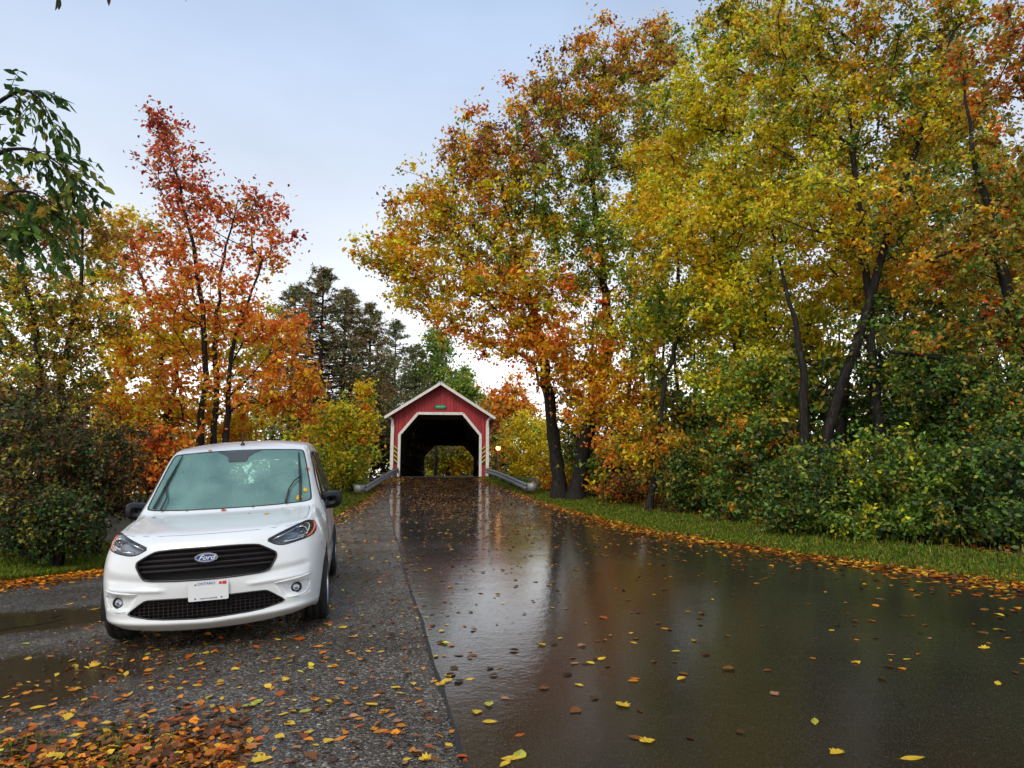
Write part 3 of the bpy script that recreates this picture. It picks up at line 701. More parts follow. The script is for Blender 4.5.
    def wallring(mb, poly, dx):
        pts = [fx(q[0], q[1]) for q in refine(poly, .02)]; n_ = len(pts)
        mb.add(pts+[p+Vector((dx, 0, 0)) for p in pts], [(i, (i+1) % n_, n_+(i+1) % n_, n_+i) for i in range(n_)])
    bk = MB()
    for rg in (regs[0][1], regs[1][1]): panel(bk, rg, .07); wallring(bk, rg, .07)
    bk.build('grille_backing', M_dk, root)
    def bars(poly, zs, h, depth, name, mt, mesh=False):
        mb = MB()
        for z_ in zs:
            ys = [q for q in np.linspace(-.7, .7, 57) if inside(np.array([q]), np.array([z_-h*.2]), poly)[0] and inside(np.array([q]), np.array([z_+h*.2]), poly)[0]]
            if len(ys) < 2: continue
            for a, b in zip(ys[:-1], ys[1:]):
                if b-a > .03: continue
                pa, pb = fx(a, z_)+Vector((.012, 0, 0)), fx(b, z_)+Vector((.012, 0, 0))
                v = []
                for p in (pa, pb):
                    v += [p+Vector((0, 0, -h/2)), p+Vector((-.004, 0, h*.1)), p+Vector((.004, 0, h/2)), p+Vector((depth, 0, h/2)), p+Vector((depth, 0, -h/2))]
                mb.add(v, [(k, (k+1) % 5, 5+(k+1) % 5, 5+k) for k in range(5)])
        return mb
    gb = bars(regs[0][1], (.688, .727, .768, .810, .845), .017, .03, 'grille_bar', M_gril)
    gr = gb.build('grille', M_gril, root)
    g.build('grille_surround', M_gril, gr, True)
    lg = bars(regs[1][1], (.325, .352, .379, .406, .433, .452), .009, .02, 'b', M_gril)
    for y0 in np.linspace(-.55, .55, 31):
        for k_ in range(6):
            z_ = .33+k_*.027+.0135*(k_ % 1)
            if inside(np.array([y0]), np.array([z_]), regs[1][1])[0]: lg.bar(fx(y0, z_)+Vector((.02, 0, -.013)), fx(y0, z_)+Vector((.02, 0, .013)), .006, .012, up=(1, 0, 0))
    l_ = lg.build('lower_grille', M_gril, root); g = MB(); g.tube(outline(regs[1][1], 'front'), .006, 6, closed=True); g.build('grille_surround', M_blk, l_, True)
    # badge
    bc = fx(0, .775)
    Mb = Matrix.Translation(bc+Vector((-.012, 0, .0))) @ Matrix.Rotation(R(-5), 4, 'Y') @ Matrix.Rotation(R(-90), 4, 'Y') @ Matrix.Rotation(R(90), 4, 'Z')
    def oval(a, b, n_=36): return [(a*math.cos(t), b*math.sin(t)) for t in np.linspace(0, 2*math.pi, n_, endpoint=False)]
    # local x -> car y?, checked by construction: build with explicit axes instead
    Mb = Matrix(((0, 0, -1, bc.x-.010), (1, 0, 0, 0), (0, 1, 0, bc.z), (0, 0, 0, 1)))
    bd_ = MB(); bd_.prism(oval(.090, .037), .012, Mb); bo = bd_.build('badge', M_chr, root)
    b2 = MB(); b2.prism(oval(.083, .031), .014, Mb); b2.build('badge_field', M_blue, bo)
    ring = MB(); ring.tube([Mb @ Vector((x*.98, y*.98, .0145)) for x, y in oval(.079, .0275)], .0011, 5, closed=True); ring.build('badge_ring', M_led, bo)
    def text(s, size, M4, name, m, parent, shear=0, ext=.0008, bold=0):
        cu = bpy.data.curves.new(name, 'FONT'); cu.body = s; cu.size = size; cu.align_x = 'CENTER'; cu.align_y = 'CENTER'; cu.extrude = ext; cu.shear = shear; cu.offset = bold
        o = bpy.data.objects.new(name, cu); col.objects.link(o)
        me_ = bpy.data.meshes.new_from_object(o.evaluated_get(bpy.context.evaluated_depsgraph_get())); bpy.data.objects.remove(o); bpy.data.curves.remove(cu)
        me_.transform(M4); return link(name, me_, m, parent)
    text('Ford', .055, Mb @ Matrix.Translation((0, -.001, .0152)) @ Matrix.Diagonal((1.15, .95, 1, 1)), 'lettering', M_led, bo, shear=.45, bold=.0006)
    # number plate
    pc = fx(0, .52); py = 0.02
    Mp = Matrix(((0, 0, -1, pc.x-.014), (1, 0, 0, py), (0, 1, 0, .515), (0, 0, 0, 1)))
    def rrect(a, b, r_, k=5):
        o = []
        for cx_, cy2, t0 in ((a-r_, b-r_, 0), (-a+r_, b-r_, 90), (-a+r_, -b+r_, 180), (a-r_, -b+r_, 270)):
            o += [(cx_+r_*math.cos(R(t0+q*90/k)), cy2+r_*math.sin(R(t0+q*90/k))) for q in range(k+1)]
        return o
    pl_ = MB(); pl_.prism(rrect(.153, .077, .012), .004, Mp); po = pl_.build('number_plate', M_plate, root)
    text('ONTARIO', .030, Mp @ Matrix.Translation((-.015, .056, .0052)), 'lettering', M_txt, po)
    text('YOURS TO DISCOVER', .0135, Mp @ Matrix.Translation((0, -.060, .0052)), 'lettering', M_txt, po)
    mk = MB()
    for x, h_ in ((-.098, .012), (-.104, .008), (-.092, .008)): mk.prism([(x-.004, .046), (x+.004, .046), (x, .046+h_*1.3)], .0052, Mp)
    mk.build('crown_mark', M_txt, po)
    stk = MB(); stk.prism([(.078, .045), (.105, .045), (.105, .062), (.09, .066), (.078, .060)], .0052, Mp); stk.prism([(.108, .042), (.138, .042), (.138, .067), (.108, .067)], .0054, Mp); stk.build('sticker', M_red, po)
    for x in (-.1, .1): bt = MB(); bt.lathe([(.0, .006), (.006, .006), (.006, .003)], 10, Mp @ Matrix.Translation((x, -.058, 0))); bt.build('bolt', M_blk, po)
    # headlamps
    for s, rid, rg in ((1, 3, regs[2]), (-1, 4, regs[3])):
        lp = MB(); poly = rg[1]
        panel(lp, poly, .07); wallring(lp, poly, .07)
        ho = lp.build('headlight', M_hb, root)
        sub(region == rid, 'lens', M_lens).parent = ho
        rim = MB(); rim.tube(outline(poly, 'front'), .0045, 6, closed=True); rim.build('lamp_rim', M_blk, ho, True)
        # silver reflector bowl and projector
        rf = MB()
        c1 = fx(s*.735, .90)+Vector((.05, 0, 0))
        Ml = Matrix.Translation(c1) @ Matrix.Rotation(R(-90), 4, 'Y')
        rf.lathe([(.050, .02), (.046, .024), (.040, .0), (.02, -.025), (.004, -.03)], 20, Ml)
        up_ = [fx(s*y, z_)+Vector((.02, 0, 0)) for y, z_ in ((.50, .862), (.60, .902), (.69, .937), (.765, .960), (.80, .948))]
        lo_ = [fx(s*y, z_)+Vector((.02, 0, 0)) for y, z_ in ((.57, .838), (.66, .845), (.74, .858), (.79, .88))]
        rf.tube(up_, [.006, .010, .012, .010, .006], 6); rf.tube(lo_, [.010, .016, .016, .010], 6)
        rf.build('reflector', M_sil, ho, True)
        ld = MB(); ld.tube([fx(s*y, z_)+Vector((.012, 0, 0)) for y, z_ in ((.700, .868), (.752, .878), (.785, .905), (.792, .94), (.775, .962))], .0065, 6); ld.build('light_guide', M_led, ho, True)
        am = MB(); am.tube([fx(s*y, z_)+Vector((.014, 0, 0)) for y, z_ in ((.765, .856), (.805, .868), (.832, .905), (.830, .945), (.815, .965))], [.008, .012, .014, .012, .007], 6); am.build('marker_lens', M_amb, ho, True)
        bl = MB(); bl.lathe([(.0, .01), (.022, .008), (.030, -.005), (.032, -.02)], 20, Ml); bl.build('projector', M_lens, ho, True)
    # fog lamps
    for s, rg, rid in ((1, regs[4][1], 5), (-1, regs[5][1], 6)):
        c = fx(s*.69, .455); Mf = Matrix.Translation(c+Vector((.005, 0, 0))) @ Matrix.Rotation(R(-90), 4, 'Y')
        fg = MB(); fg.lathe([(.047, -.005), (.045, .004), (.040, .004), (.036, -.01), (.036, -.05), (.0, -.05)], 24, Mf); fo = fg.build('fog_light', M_blk, root, True)
        f2 = MB(); f2.lathe([(.030, 0), (.028, -.02), (.0, -.03)], 20, Mf); f2.build('reflector', M_sil, fo, True)
        f3 = MB(); f3.lathe([(.0, .003), (.02, .002), (.034, -.006)], 20, Mf); f3.build('lens', M_lens, fo, True)
        br = MB()    # lip over and under the lamp pocket
        br.tube([fx(s*y, z_)+Vector((-.003, 0, 0)) for y, z_ in ((.53, .520), (.62, .528), (.70, .535), (.775, .545), (.82, .553))], [.004, .009, .011, .010, .004], 6)
        br.tube([fx(s*y, z_)+Vector((-.001, 0, 0)) for y, z_ in ((.62, .388), (.69, .386), (.76, .400), (.79, .44), (.80, .49))], [.004, .008, .010, .009, .004], 6)
        br.build('bumper_trim', M_w, root, True)
    # ---- panel gaps
    for s in (1, -1):
        hood = [fx(s*y, z_)+Vector((0, 0, 0)) for y, z_ in ((0, .950), (.2, .951), (.38, .954), (.50, .958), (.62, .962), (.70, .972))]
        seams.tube(hood, .0022, 5)
        edge = [tz(x, s*y)+Vector((0, 0, -.001)) for x, y in ((.52, .735), (.62, .755), (.75, .765), (.95, .765), (1.12, .755))]
        seams.tube(edge, .0028, 5)
        for xs in ([(1.36, .28), (1.36, .6), (1.35, .95), (1.37, 1.10), (1.50, 1.20), (1.80, 1.50), (1.98, 1.63)], [(2.49, .25), (2.49, .8), (2.49, 1.4), (2.49, 1.66)], [(3.43, .72), (3.43, 1.1), (3.43, 1.64)], [(2.49, .27), (1.9, .27), (1.37, .28)], [(2.5, 1.03), (3.2, 1.03), (4.2, 1.03)]):
            pts = []
            for a, b in zip(xs[:-1], xs[1:]):
                for t in np.linspace(0, 1, 8, endpoint=False): pts.append(sy(a[0]+(b[0]-a[0])*t, a[1]+(b[1]-a[1])*t, s))
            seams.tube(pts, .0028, 5)
        fe = [sy(x, z_, s) for x, z_ in ((.62, .70), (.56, .72), (.50, .78))]
        seams.tube(fe, .0022, 5)
    for (ya, yb) in ((.30, .34), ): pass
    # black seals round the glass
    sl = MB(); sl.tube(outline(regs[6][1], 'front'), .0075, 6, closed=True); sl.build('windscreen_seal', M_blk, root, True)
    for s, o_ in ((1, 0), (-1, 3)):
        for k_ in range(3):
            q = MB(); q.tube(outline([rg for rg in regs if rg[0] == 8+o_+k_][0][1], 'side', s), .010, 6, closed=True); q.build('window_seal', M_blk, root, True)
    # sensor housing behind the top of the windscreen
    sh = MB(); 
    prof = [(-.22, 1.668), (.22, 1.668), (.16, 1.645), (.105, 1.61), (.09, 1.555), (-.09, 1.555), (-.105, 1.61), (-.16, 1.645)]
    pts = [fx(y, z_)+Vector((-.010, 0, 0)) for y, z_ in prof]; pts2 = [p+Vector((.06, 0, 0)) for p in pts]
    sh.add(pts+pts2, [tuple(range(8)), tuple(range(15, 7, -1))]+[(i, (i+1) % 8, 8+(i+1) % 8, 8+i) for i in range(8)])
    M_hs = mat('sensor_grey', (.06, .065, .07), rough=.6); sh.build('sensor_housing', M_hs, root)
    mrr = MB(); mrr.prism(rrect(.11, .03, .02), .02, Matrix(((0, 0, 1, 1.80), (1, 0, 0, 0), (0, 1, 0, 1.56), (0, 0, 0, 1)))); mrr.build('rear_view_mirror', M_blk, root)
    # wipers: parked up along each pillar
    for s, tipy in ((-1, .565), (1, .60)):
        wp = MB()
        
        if s < 0: blade = [(-.70, 1.135), (-.645, 1.36), (-.575, 1.64)]; arm = [(-.62, 1.11), (-.60, 1.22), (-.625, 1.29), (-.65, 1.36)]
        else: blade = [(.665, 1.135), (.65, 1.36), (.615, 1.62)]; arm = [(.53, 1.115), (.55, 1.24), (.59, 1.31), (.65, 1.36)]
        wp.tube([fx(y, z_)+Vector((-.022, 0, .008)) for y, z_ in blade], [.011, .014, .006], 6)
        wp.tube([fx(y, z_)+Vector((-.035, 0, .012)) for y, z_ in arm], [.012, .008, .007, .006], 6)
        wp.build('wiper', M_blk, root, True)
    # aerial
    an = MB(); b0 = tz(2.02, .0); an.lathe([(.026, -.005), (.022, .018), (.010, .03)], 16, Matrix.Translation(b0)); an.tube([b0+Vector((0, 0, .02)), b0+Vector((.03, 0, .15))], [.008, .004], 6); an.build('aerial', M_blk, root, True)
    # door mirrors
    for s in (1, -1):
        m_ = MB(); bs = sy(1.56, 1.06, s)
        cc = Vector((1.62, s*.955, 1.10))
        prof = []
        ring_ = [(-.060, 0.5), (-.045, .85), (.0, 1.0), (.05, 1.0), (.075, .96)]
        v = []; nn = 20
        for dx, k_ in ring_:
            for q in range(nn):
                t = 2*math.pi*q/nn; c_, s_ = math.cos(t), math.sin(t)
                yy = .115*k_*abs(c_)**.6*(1 if c_ > 0 else -1); zz = .09*k_*abs(s_)**.6*(1 if s_ > 0 else -1)
                v.append(cc+Vector((dx+.15*abs(yy)*0, yy+s*.02*0, zz+.12*s*yy)))
        f = [(a*nn+b, a*nn+(b+1) % nn, (a+1)*nn+(b+1) % nn, (a+1)*nn+b) for a in range(len(ring_)-1) for b in range(nn)]+[tuple(range(nn)), tuple(range((len(ring_)-1)*nn, len(ring_)*nn))]
        m_.add(v, f); mo = m_.build('door_mirror', M_blk, root, True)
        st = MB(); st.bar(bs+Vector((0, -s*.02, .01)), cc+Vector((.01, -s*.05, -.055)), .09, .04); st.build('mirror_arm', M_blk, mo)
        hnd = MB(); h0 = sy(2.30, .99, s); hnd.tube([h0+Vector((-.09, s*.005, 0)), h0+Vector((-.05, s*.035, 0)), h0+Vector((.05, s*.035, 0)), h0+Vector((.09, s*.005, 0))], .013, 8); hnd.build('door_handle', M_blk, root, True)
        hn2 = MB(); h0 = sy(2.68, .99, s); hn2.tube([h0+Vector((-.09, s*.005, 0)), h0+Vector((-.05, s*.035, 0)), h0+Vector((.05, s*.035, 0)), h0+Vector((.09, s*.005, 0))], .013, 8); hn2.build('door_handle', M_blk, root, True)
    # ---- underbody, wells, wheels
    ub = MB(); ub.box((.30, -.62, .20), (4.2, .62, .34)); ub.box((1.25, -.84, .22), (3.12, .84, .30)); ub.box((.16, -.55, .22), (.5, .55, .28)); ub.build('underbody', M_dk, root)
    for ax in AX:
        for s in (1, -1):
            wl = MB(); A = [(ax+.40*math.cos(t), .365+.40*math.sin(t)) for t in np.linspace(-.25, math.pi+.25, 26)]
            v = [Vector((x, s*.60, z_)) for x, z_ in A]+[Vector((x, s*.915, z_)) for x, z_ in A]; m2 = len(A)
            wl.add(v, [(i, i+1, m2+i+1, m2+i) for i in range(m2-1)]+[tuple(range(m2))]); wl.build('wheel_arch_liner', M_dk, root)
            Mw = Matrix.Translation((ax, s*(.825 if ax < 2 else .845), .362)) @ Matrix.Rotation(R(-90*s), 4, 'X')
            ty = MB(); ty.lathe([(.21, .095), (.225, .102), (.27, .106), (.305, .098), (.322, .075), (.325, .04), (.318, .036), (.318, .028), (.325, .024), (.325, -.024), (.318, -.028), (.318, -.036), (.325, -.04), (.322, -.075), (.305, -.098), (.22, -.10)], 48, Mw)
            wo_ = ty.build('wheel', M_tyre, root, True)
            rm = MB(); rm.lathe([(.212, .098), (.205, .100), (.198, .085), (.185, .03), (.18, -.08)], 40, Mw)
            for k_ in range(5):
                Ms = Mw @ Matrix.Rotation(R(72*k_), 4, 'Z'); rm.prism([(.03, -.03), (.19, -.022), (.19, .022), (.03, .03)], .02, Ms @ Matrix.Translation((0, 0, .065)))
            rm.lathe([(0, .088), (.035, .088), (.045, .075), (.045, .04)], 20, Mw); rm.build('rim', M_rim, wo_, False)
            bk_ = MB(); bk_.lathe([(0, -.02), (.15, -.02), (.15, -.05)], 24, Mw); bk_.build('brake_disc', mat('disc', (.12, .11, .10), rough=.5, metal=.8), wo_)
            dk = MB(); dk.lathe([(0, -.03), (.20, -.03)], 24, Mw); dk.build('wheel_back', M_dk, wo_)
    # ---- cabin
    db = MB(); db.box((1.30, -.72, .88), (1.62, .72, 1.04)); db.build('dashboard', mat('dash', (.03, .032, .033), rough=.7), root, bevel=.03)
    sw = MB(); Mst = Matrix.Translation((1.78, .36, 1.10)) @ Matrix.Rotation(R(65), 4, 'Y'); sw.tube([Mst @ Vector((.18*math.cos(t), .18*math.sin(t), 0)) for t in np.linspace(0, 2*math.pi, 28, endpoint=False)], .015, 8, closed=True); sw.bar(Mst @ Vector((0, -.17, 0)), Mst @ Vector((0, .17, 0)), .05, .02); sw.build('steering_wheel', M_blk, root, True)
    for y0 in (-.36, .36):
        st = MB(); st.box((1.95, y0-.25, .62), (2.45, y0+.25, .78)); se = st.build('seat', M_seat, root, bevel=.05)
        bk_ = MB(); bk_.box((2.40, y0-.24, .75), (2.54, y0+.24, 1.36), Matrix.Translation((0, 0, 0))); bk_.build('seat_back', M_seat, se, bevel=.05)
        hd = MB(); hd.box((2.47, y0-.13, 1.39), (2.57, y0+.13, 1.56)); hd.build('headrest', M_seat, se, bevel=.035)
        [MB().tube([(2.51, y0+q, 1.33), (2.52, y0+q, 1.42)], .008, 6).build('headrest_post', M_chr, se) for q in (-.06, .06)]
    cg = MB(); cg.box((2.90, -.70, .30), (2.96, .70, 1.30)); cg.build('cargo_divider', M_panel, root)
    fl = MB(); fl.box((1.3, -.8, .34), (4.2, .8, .38)); fl.build('cabin_floor', M_dk, root)
    # pale rolled covers standing behind the driver's side
    bn = MB(); bn.box((2.62, .05, 1.10), (2.84, .66, 1.44)); bn.build('pale_load', mat('pale_load', (.84, .87, .83), rough=.6), root, bevel=.07)
    Ms_ = mat('strap', (.12, .16, .15), rough=.7); [MB().bar((2.60, y_, 1.12), (2.60, y_, 1.45), .035, .02, up=(1, 0, 0)).build('load_strap', Ms_, root) for y_ in (.26, .50)]
    return root, (fx, tz, sy, bvh)
van, (van_fx, van_tz, van_sy, van_bvh) = build_van()
van.location = (-2.419, 5.701, 0.0)
def van_axes():
    yaw, roll, pit = .2280, .062, .040
    X = Vector((-math.sin(yaw), math.cos(yaw), 0)); Y = Vector((math.cos(yaw), math.sin(yaw), 0)); Z = Vector((0, 0, 1))
    Y2 = Y*math.cos(roll)+Z*math.sin(roll); Z2 = Z*math.cos(roll)-Y*math.sin(roll)
    return X*math.cos(pit)+Z2*math.sin(pit), Y2, Z2*math.cos(pit)-X*math.sin(pit)
_X, _Y, _Z = van_axes(); VO = Vector((-2.435, 5.701, 0.0))
NARROW = .988
def car(p): return VO+_X*p.x+_Y*p.y*NARROW+_Z*p.z
for o in list(van.children_recursive):
    if o.type == 'MESH':
        o.data.transform(Matrix.Diagonal((1, -NARROW, 1, 1))); o.data.flip_normals()
_m = Matrix.Identity(4)
for i in range(3): _m[i][0] = _X[i]; _m[i][1] = -_Y[i]; _m[i][2] = _Z[i]
_m.translation = VO; van.matrix_world = _m

for ax in (.86, 3.52):
    for s_ in (1, -1):
        c_ = car(Vector((ax, s_*.8, .037))); print('WHEEL', ax, s_, round(c_.x, 2), round(c_.y, 2), round(c_.z, 3), 'ground', round(float(ground(c_.x, c_.y)), 3))
# ================================================================ trees
M_leaf = leafmat('autumn_leaves', .40)
M_needle = leafmat('pine_needles', .15, rough=.6)
M_bark, t, b = smat('wet_bark')
tc = N(t, 'ShaderNodeTexCoord'); mp_ = N(t, 'ShaderNodeMapping'); mp_.inputs['Scale'].default_value = (9, 9, 1.6); t.links.new(tc.outputs['Object'], mp_.inputs[0])
n1 = N(t, 'ShaderNodeTexNoise'); n1.inputs['Scale'].default_value = 2.2; n1.inputs['Detail'].default_value = 8; n1.inputs['Roughness'].default_value = .65; t.links.new(mp_.outputs[0], n1.inputs['Vector'])
c = ramp(t, [(.3, (.004, .003, .002)), (.52, (.016, .012, .009)), (.72, (.06, .050, .038)), (.85, (.13, .12, .10))]); t.links.new(n1.outputs[0], c.inputs[0]); t.links.new(c.outputs[0], b.inputs['Base Color']); b.inputs['Roughness'].default_value = .7; b.inputs['Specular IOR Level'].default_value = .25
bp = N(t, 'ShaderNodeBump'); bp.inputs['Distance'].default_value = .05; t.links.new(n1.outputs[0], bp.inputs['Height']); t.links.new(bp.outputs[0], b.inputs['Normal'])
COL = dict(yel=(.66, .45, .02), gold=(.64, .31, .015), ora=(.60, .17, .018), rora=(.50, .085, .018), red=(.36, .035, .025), dred=(.20, .03, .025), brn=(.20, .085, .03), purp=(.16, .05, .05),
           olv=(.25, .21, .03), yg=(.54, .48, .02), grn=(.09, .16, .022), lgr=(.16, .24, .03), dgr=(.030, .060, .018), dbr=(.07, .045, .02), pine=(.11, .13, .05), pinb=(.20, .14, .06), sal=(.55, .15, .035))
def crownmesh(C, Rd, ncl, size, pal, g, aspect=.62, droop=.35, jit=.22):
    """C (n,3) cluster centres, Rd (n,) radii, pal list of (weights over COL names) per cluster"""
    n = len(C); cnt = np.maximum(1, (ncl*(Rd/np.mean(Rd))**1.3*g.uniform(.5, 1.5, n)).astype(int)); idx = np.repeat(np.arange(n), cnt); m = len(idx)
    off = g.normal(size=(m, 3)); off /= np.linalg.norm(off, axis=1)[:, None]+1e-9; off *= (np.clip(np.abs(g.normal(0, .58, m)), .02, 1.15)*Rd[idx])[:, None]*np.array([1.05, 1.05, .8]); 
    P = C[idx]+off
    nrm = g.normal(size=(m, 3))+np.array([0, 0, .9])+off/Rd[idx][:, None]*.5; nrm /= np.linalg.norm(nrm, axis=1)[:, None]
    d = g.normal(size=(m, 3))+np.array([0, 0, -droop])+off/Rd[idx][:, None]*.8; d -= nrm*(d*nrm).sum(1)[:, None]; d /= np.linalg.norm(d, axis=1)[:, None]
    s = np.cross(nrm, d); L = size*g.uniform(.6, 1.3, m)[:, None]; Wd = L*aspect*.5
    fold = nrm*(Wd*g.uniform(-.1, .7, m)[:, None])
    V = np.stack([P-d*L*.5, P-d*L*.05+s*Wd+fold, P+d*L*.5-nrm*L*.1, P-d*L*.05-s*Wd+fold], 1).reshape(-1, 3)
    k = np.arange(m)*4; F = np.stack([k, k+1, k+2, k, k+2, k+3], 1).reshape(-1, 3)
    names = list(COL); tab = np.array([COL[q] for q in names])
    Wt = np.array([[p.get(q, 0) for q in names] for p in pal], float); Wt /= Wt.sum(1)[:, None]; cw = Wt.cumsum(1)
    # the whole cluster leans to one hue, each leaf strays a little
    pick = (cw[np.arange(n)] > g.uniform(0, 1, n)[:, None]).argmax(1)
    pl = (cw[idx] > g.uniform(0, 1, m)[:, None]).argmax(1)
    f = np.where(g.uniform(0, 1, m) < .6, 1.0, 0.0)[:, None]
    cc = tab[pick][idx]*f+tab[pl]*(1-f)
    cc = cc*np.exp(g.normal(0, jit, (m, 1)))*np.exp(g.normal(0, .08, (m, 3)))
    cc = np.clip(cc*1.42, .004, .88)
    return V, F, np.repeat(cc, 2, 0)
def wtub(chains, m=None):
    V = []; F = []; n0 = 0
    for pts, rad in chains:
        pts = np.asarray(pts); rad = np.asarray(rad); k = len(pts)
        if k < 2: continue
        ns = 10 if rad.max() > .09 else (6 if rad.max() > .025 else 4)
        d = np.gradient(pts, axis=0); d /= np.linalg.norm(d, axis=1)[:, None]+1e-9
        a = np.cross(d, [.31, .95, .05]); a /= np.linalg.norm(a, axis=1)[:, None]+1e-9; bb = np.cross(d, a)
        th = np.arange(ns)*2*np.pi/ns
        rn = rad[:, None, None]*(1+(.10*np.random.default_rng(k).normal(size=(k, ns, 1)) if ns == 10 else 0))
        R_ = pts[:, None]+rn*(a[:, None]*np.cos(th)[None, :, None]+bb[:, None]*np.sin(th)[None, :, None])
        V.append(R_.reshape(-1, 3)); i, j = np.meshgrid(np.arange(k-1), np.arange(ns), indexing='ij'); j2 = (j+1) % ns
        F.append((np.stack([i*ns+j, i*ns+j2, (i+1)*ns+j2, (i+1)*ns+j], -1)+n0).reshape(-1, 4)); n0 += k*ns
    return np.concatenate(V), np.concatenate(F)
def grow(trunks, A, g, r0, rtip=.008, up=.55, expo=2.4, step=.45):
    """trunks: list of polylines (world); A attractors; returns chains of (points, radii)"""
    pts = []; par = []; spans = []
    for tp in trunks:
        tp = [np.array(p, float) for p in tp]; q = [tp[0]]
        for a, b2 in zip(tp[:-1], tp[1:]):
            k = max(1, int(np.linalg.norm(b2-a)/step)); q += [a+(b2-a)*i/k for i in range(1, k+1)]
        q = np.array(q); 
        for _ in range(2): q[1:-1] = (q[:-2]+2*q[1:-1]+q[2:])/4
        q[1:-1] += g.normal(0, .03, q[1:-1].shape)
        b0 = len(pts); spans.append((b0, b0+len(q)))
        for i, p in enumerate(q): pts.append(p); par.append(-1 if i == 0 else b0+i-1)
    nT = len(pts); base_z = min(p[2] for p in pts); ext = [list(range(0))]
    pts = list(pts); order = np.argsort([min(np.linalg.norm(a-np.array(p)) for p in pts[::3]) for a in A]); tips = []
    Pn = np.zeros((len(pts)+len(A)*40, 3)); Pn[:len(pts)] = pts; n = len(pts); zmin = base_z+.0
    H = max(a[2] for a in A)-base_z
    for i in order:
        a = A[i]; dv = a-Pn[:n]; dist = np.linalg.norm(dv, axis=1)
        cost = dist+up*2.0*np.clip(.45*dist-dv[:, 2], 0, None)
        low = Pn[:n, 2] < base_z+.12*H; cost = cost+low*3.0
        j = int(cost.argmin()); p0 = Pn[j]; L = dist[j]
        if L < .15: tips.append(j); continue
        k = max(1, int(L/step)); 
        pj = par[j] if par[j] >= 0 else j; t0 = Pn[j]-Pn[pj]; t0 = t0/(np.linalg.norm(t0)+1e-9)
        c1 = p0+t0*L*.25+np.array([0, 0, .12*L])+g.normal(0, .05*L, 3); c2 = a-(a-p0)*.3+np.array([0, 0, -.02*L])+g.normal(0, .05*L, 3)
        last = j
        for q in range(1, k+1):
            u = q/k; p = (1-u)**3*p0+3*(1-u)**2*u*c1+3*(1-u)*u*u*c2+u**3*a
            Pn[n] = p; par.append(last); last = n; n += 1
        tips.append(last)
    par = np.array(par); acc = np.zeros(n); tipa = rtip**expo
    for t_ in tips: acc[t_] += tipa
    for i in range(n-1, -1, -1):
        if par[i] >= 0: acc[par[i]] += acc[i]
    # nodes were appended parents first, so one backward sweep is enough
    rad = acc**(1/expo); rad = np.maximum(rad, rtip*.6)
    top = max(rad.max(), 1e-6); rad = np.maximum(rtip*.6, np.minimum(rad, r0*(rad/top)**.85))
    for j0, j1 in spans:
        k = j1-j0; rad[j0:j1] = np.maximum(rad[j0:j1], r0*(1-.88*np.arange(k)/k)*(1 if pts[j0][2] < base_z+1 else .6))
    kids = [[] for _ in range(n)]
    for i in range(n):
        if par[i] >= 0: kids[par[i]].append(i)
    chains = []; roots = [i for i in range(n) if par[i] < 0]; stack = [(r_, None) for r_ in roots]
    while stack:
        s0, pr = stack.pop(); c_ = [pr] if pr is not None else []; c_.append(s0); cur = s0
        while kids[cur]:
            ks = sorted(kids[cur], key=lambda x: -acc[x]); nx = ks[0]
            for o_ in ks[1:]: stack.append((o_, cur))
            c_.append(nx); cur = nx
        pp = Pn[c_]; rr = rad[c_].copy()
        if pr is not None: rr[0] = min(rr[0], rr[1]*1.15)
        if len(rr) > 6: rr[1:-1] = np.convolve(np.pad(rr, 2, 'edge'), np.ones(5)/5, 'valid')[1:-1]
        if pr is None:      # root flare
            hh = pp[:, 2]-pp[0, 2]; rr = rr*(1+.55*np.exp(-hh/.35))
        chains.append((pp, rr))
    return chains, Pn[tips], Pn[:n], par, tips
def blob_points(blobs, g):
    A = []; pal = []; 
    for (u, v, Y, ru, rv, dep, n, pl) in blobs:
        c = at(u, v, Y); sx = ru/FPX*Y*1.0; sz = rv/FPX*Y
        q = g.normal(size=(n, 3)); q /= np.linalg.norm(q, axis=1)[:, None]; q *= (g.uniform(.05, 1, n)**.42*g.uniform(.8, 1.22, n))[:, None]
        A.append(np.array([c.x, c.y, c.z])+q*np.array([sx, dep, sz])); pal += [pl]*n
    A = np.concatenate(A); return A, pal
NMUL, LMUL, CMUL, KMUL = 1.5, 1.12, 1.15, .86
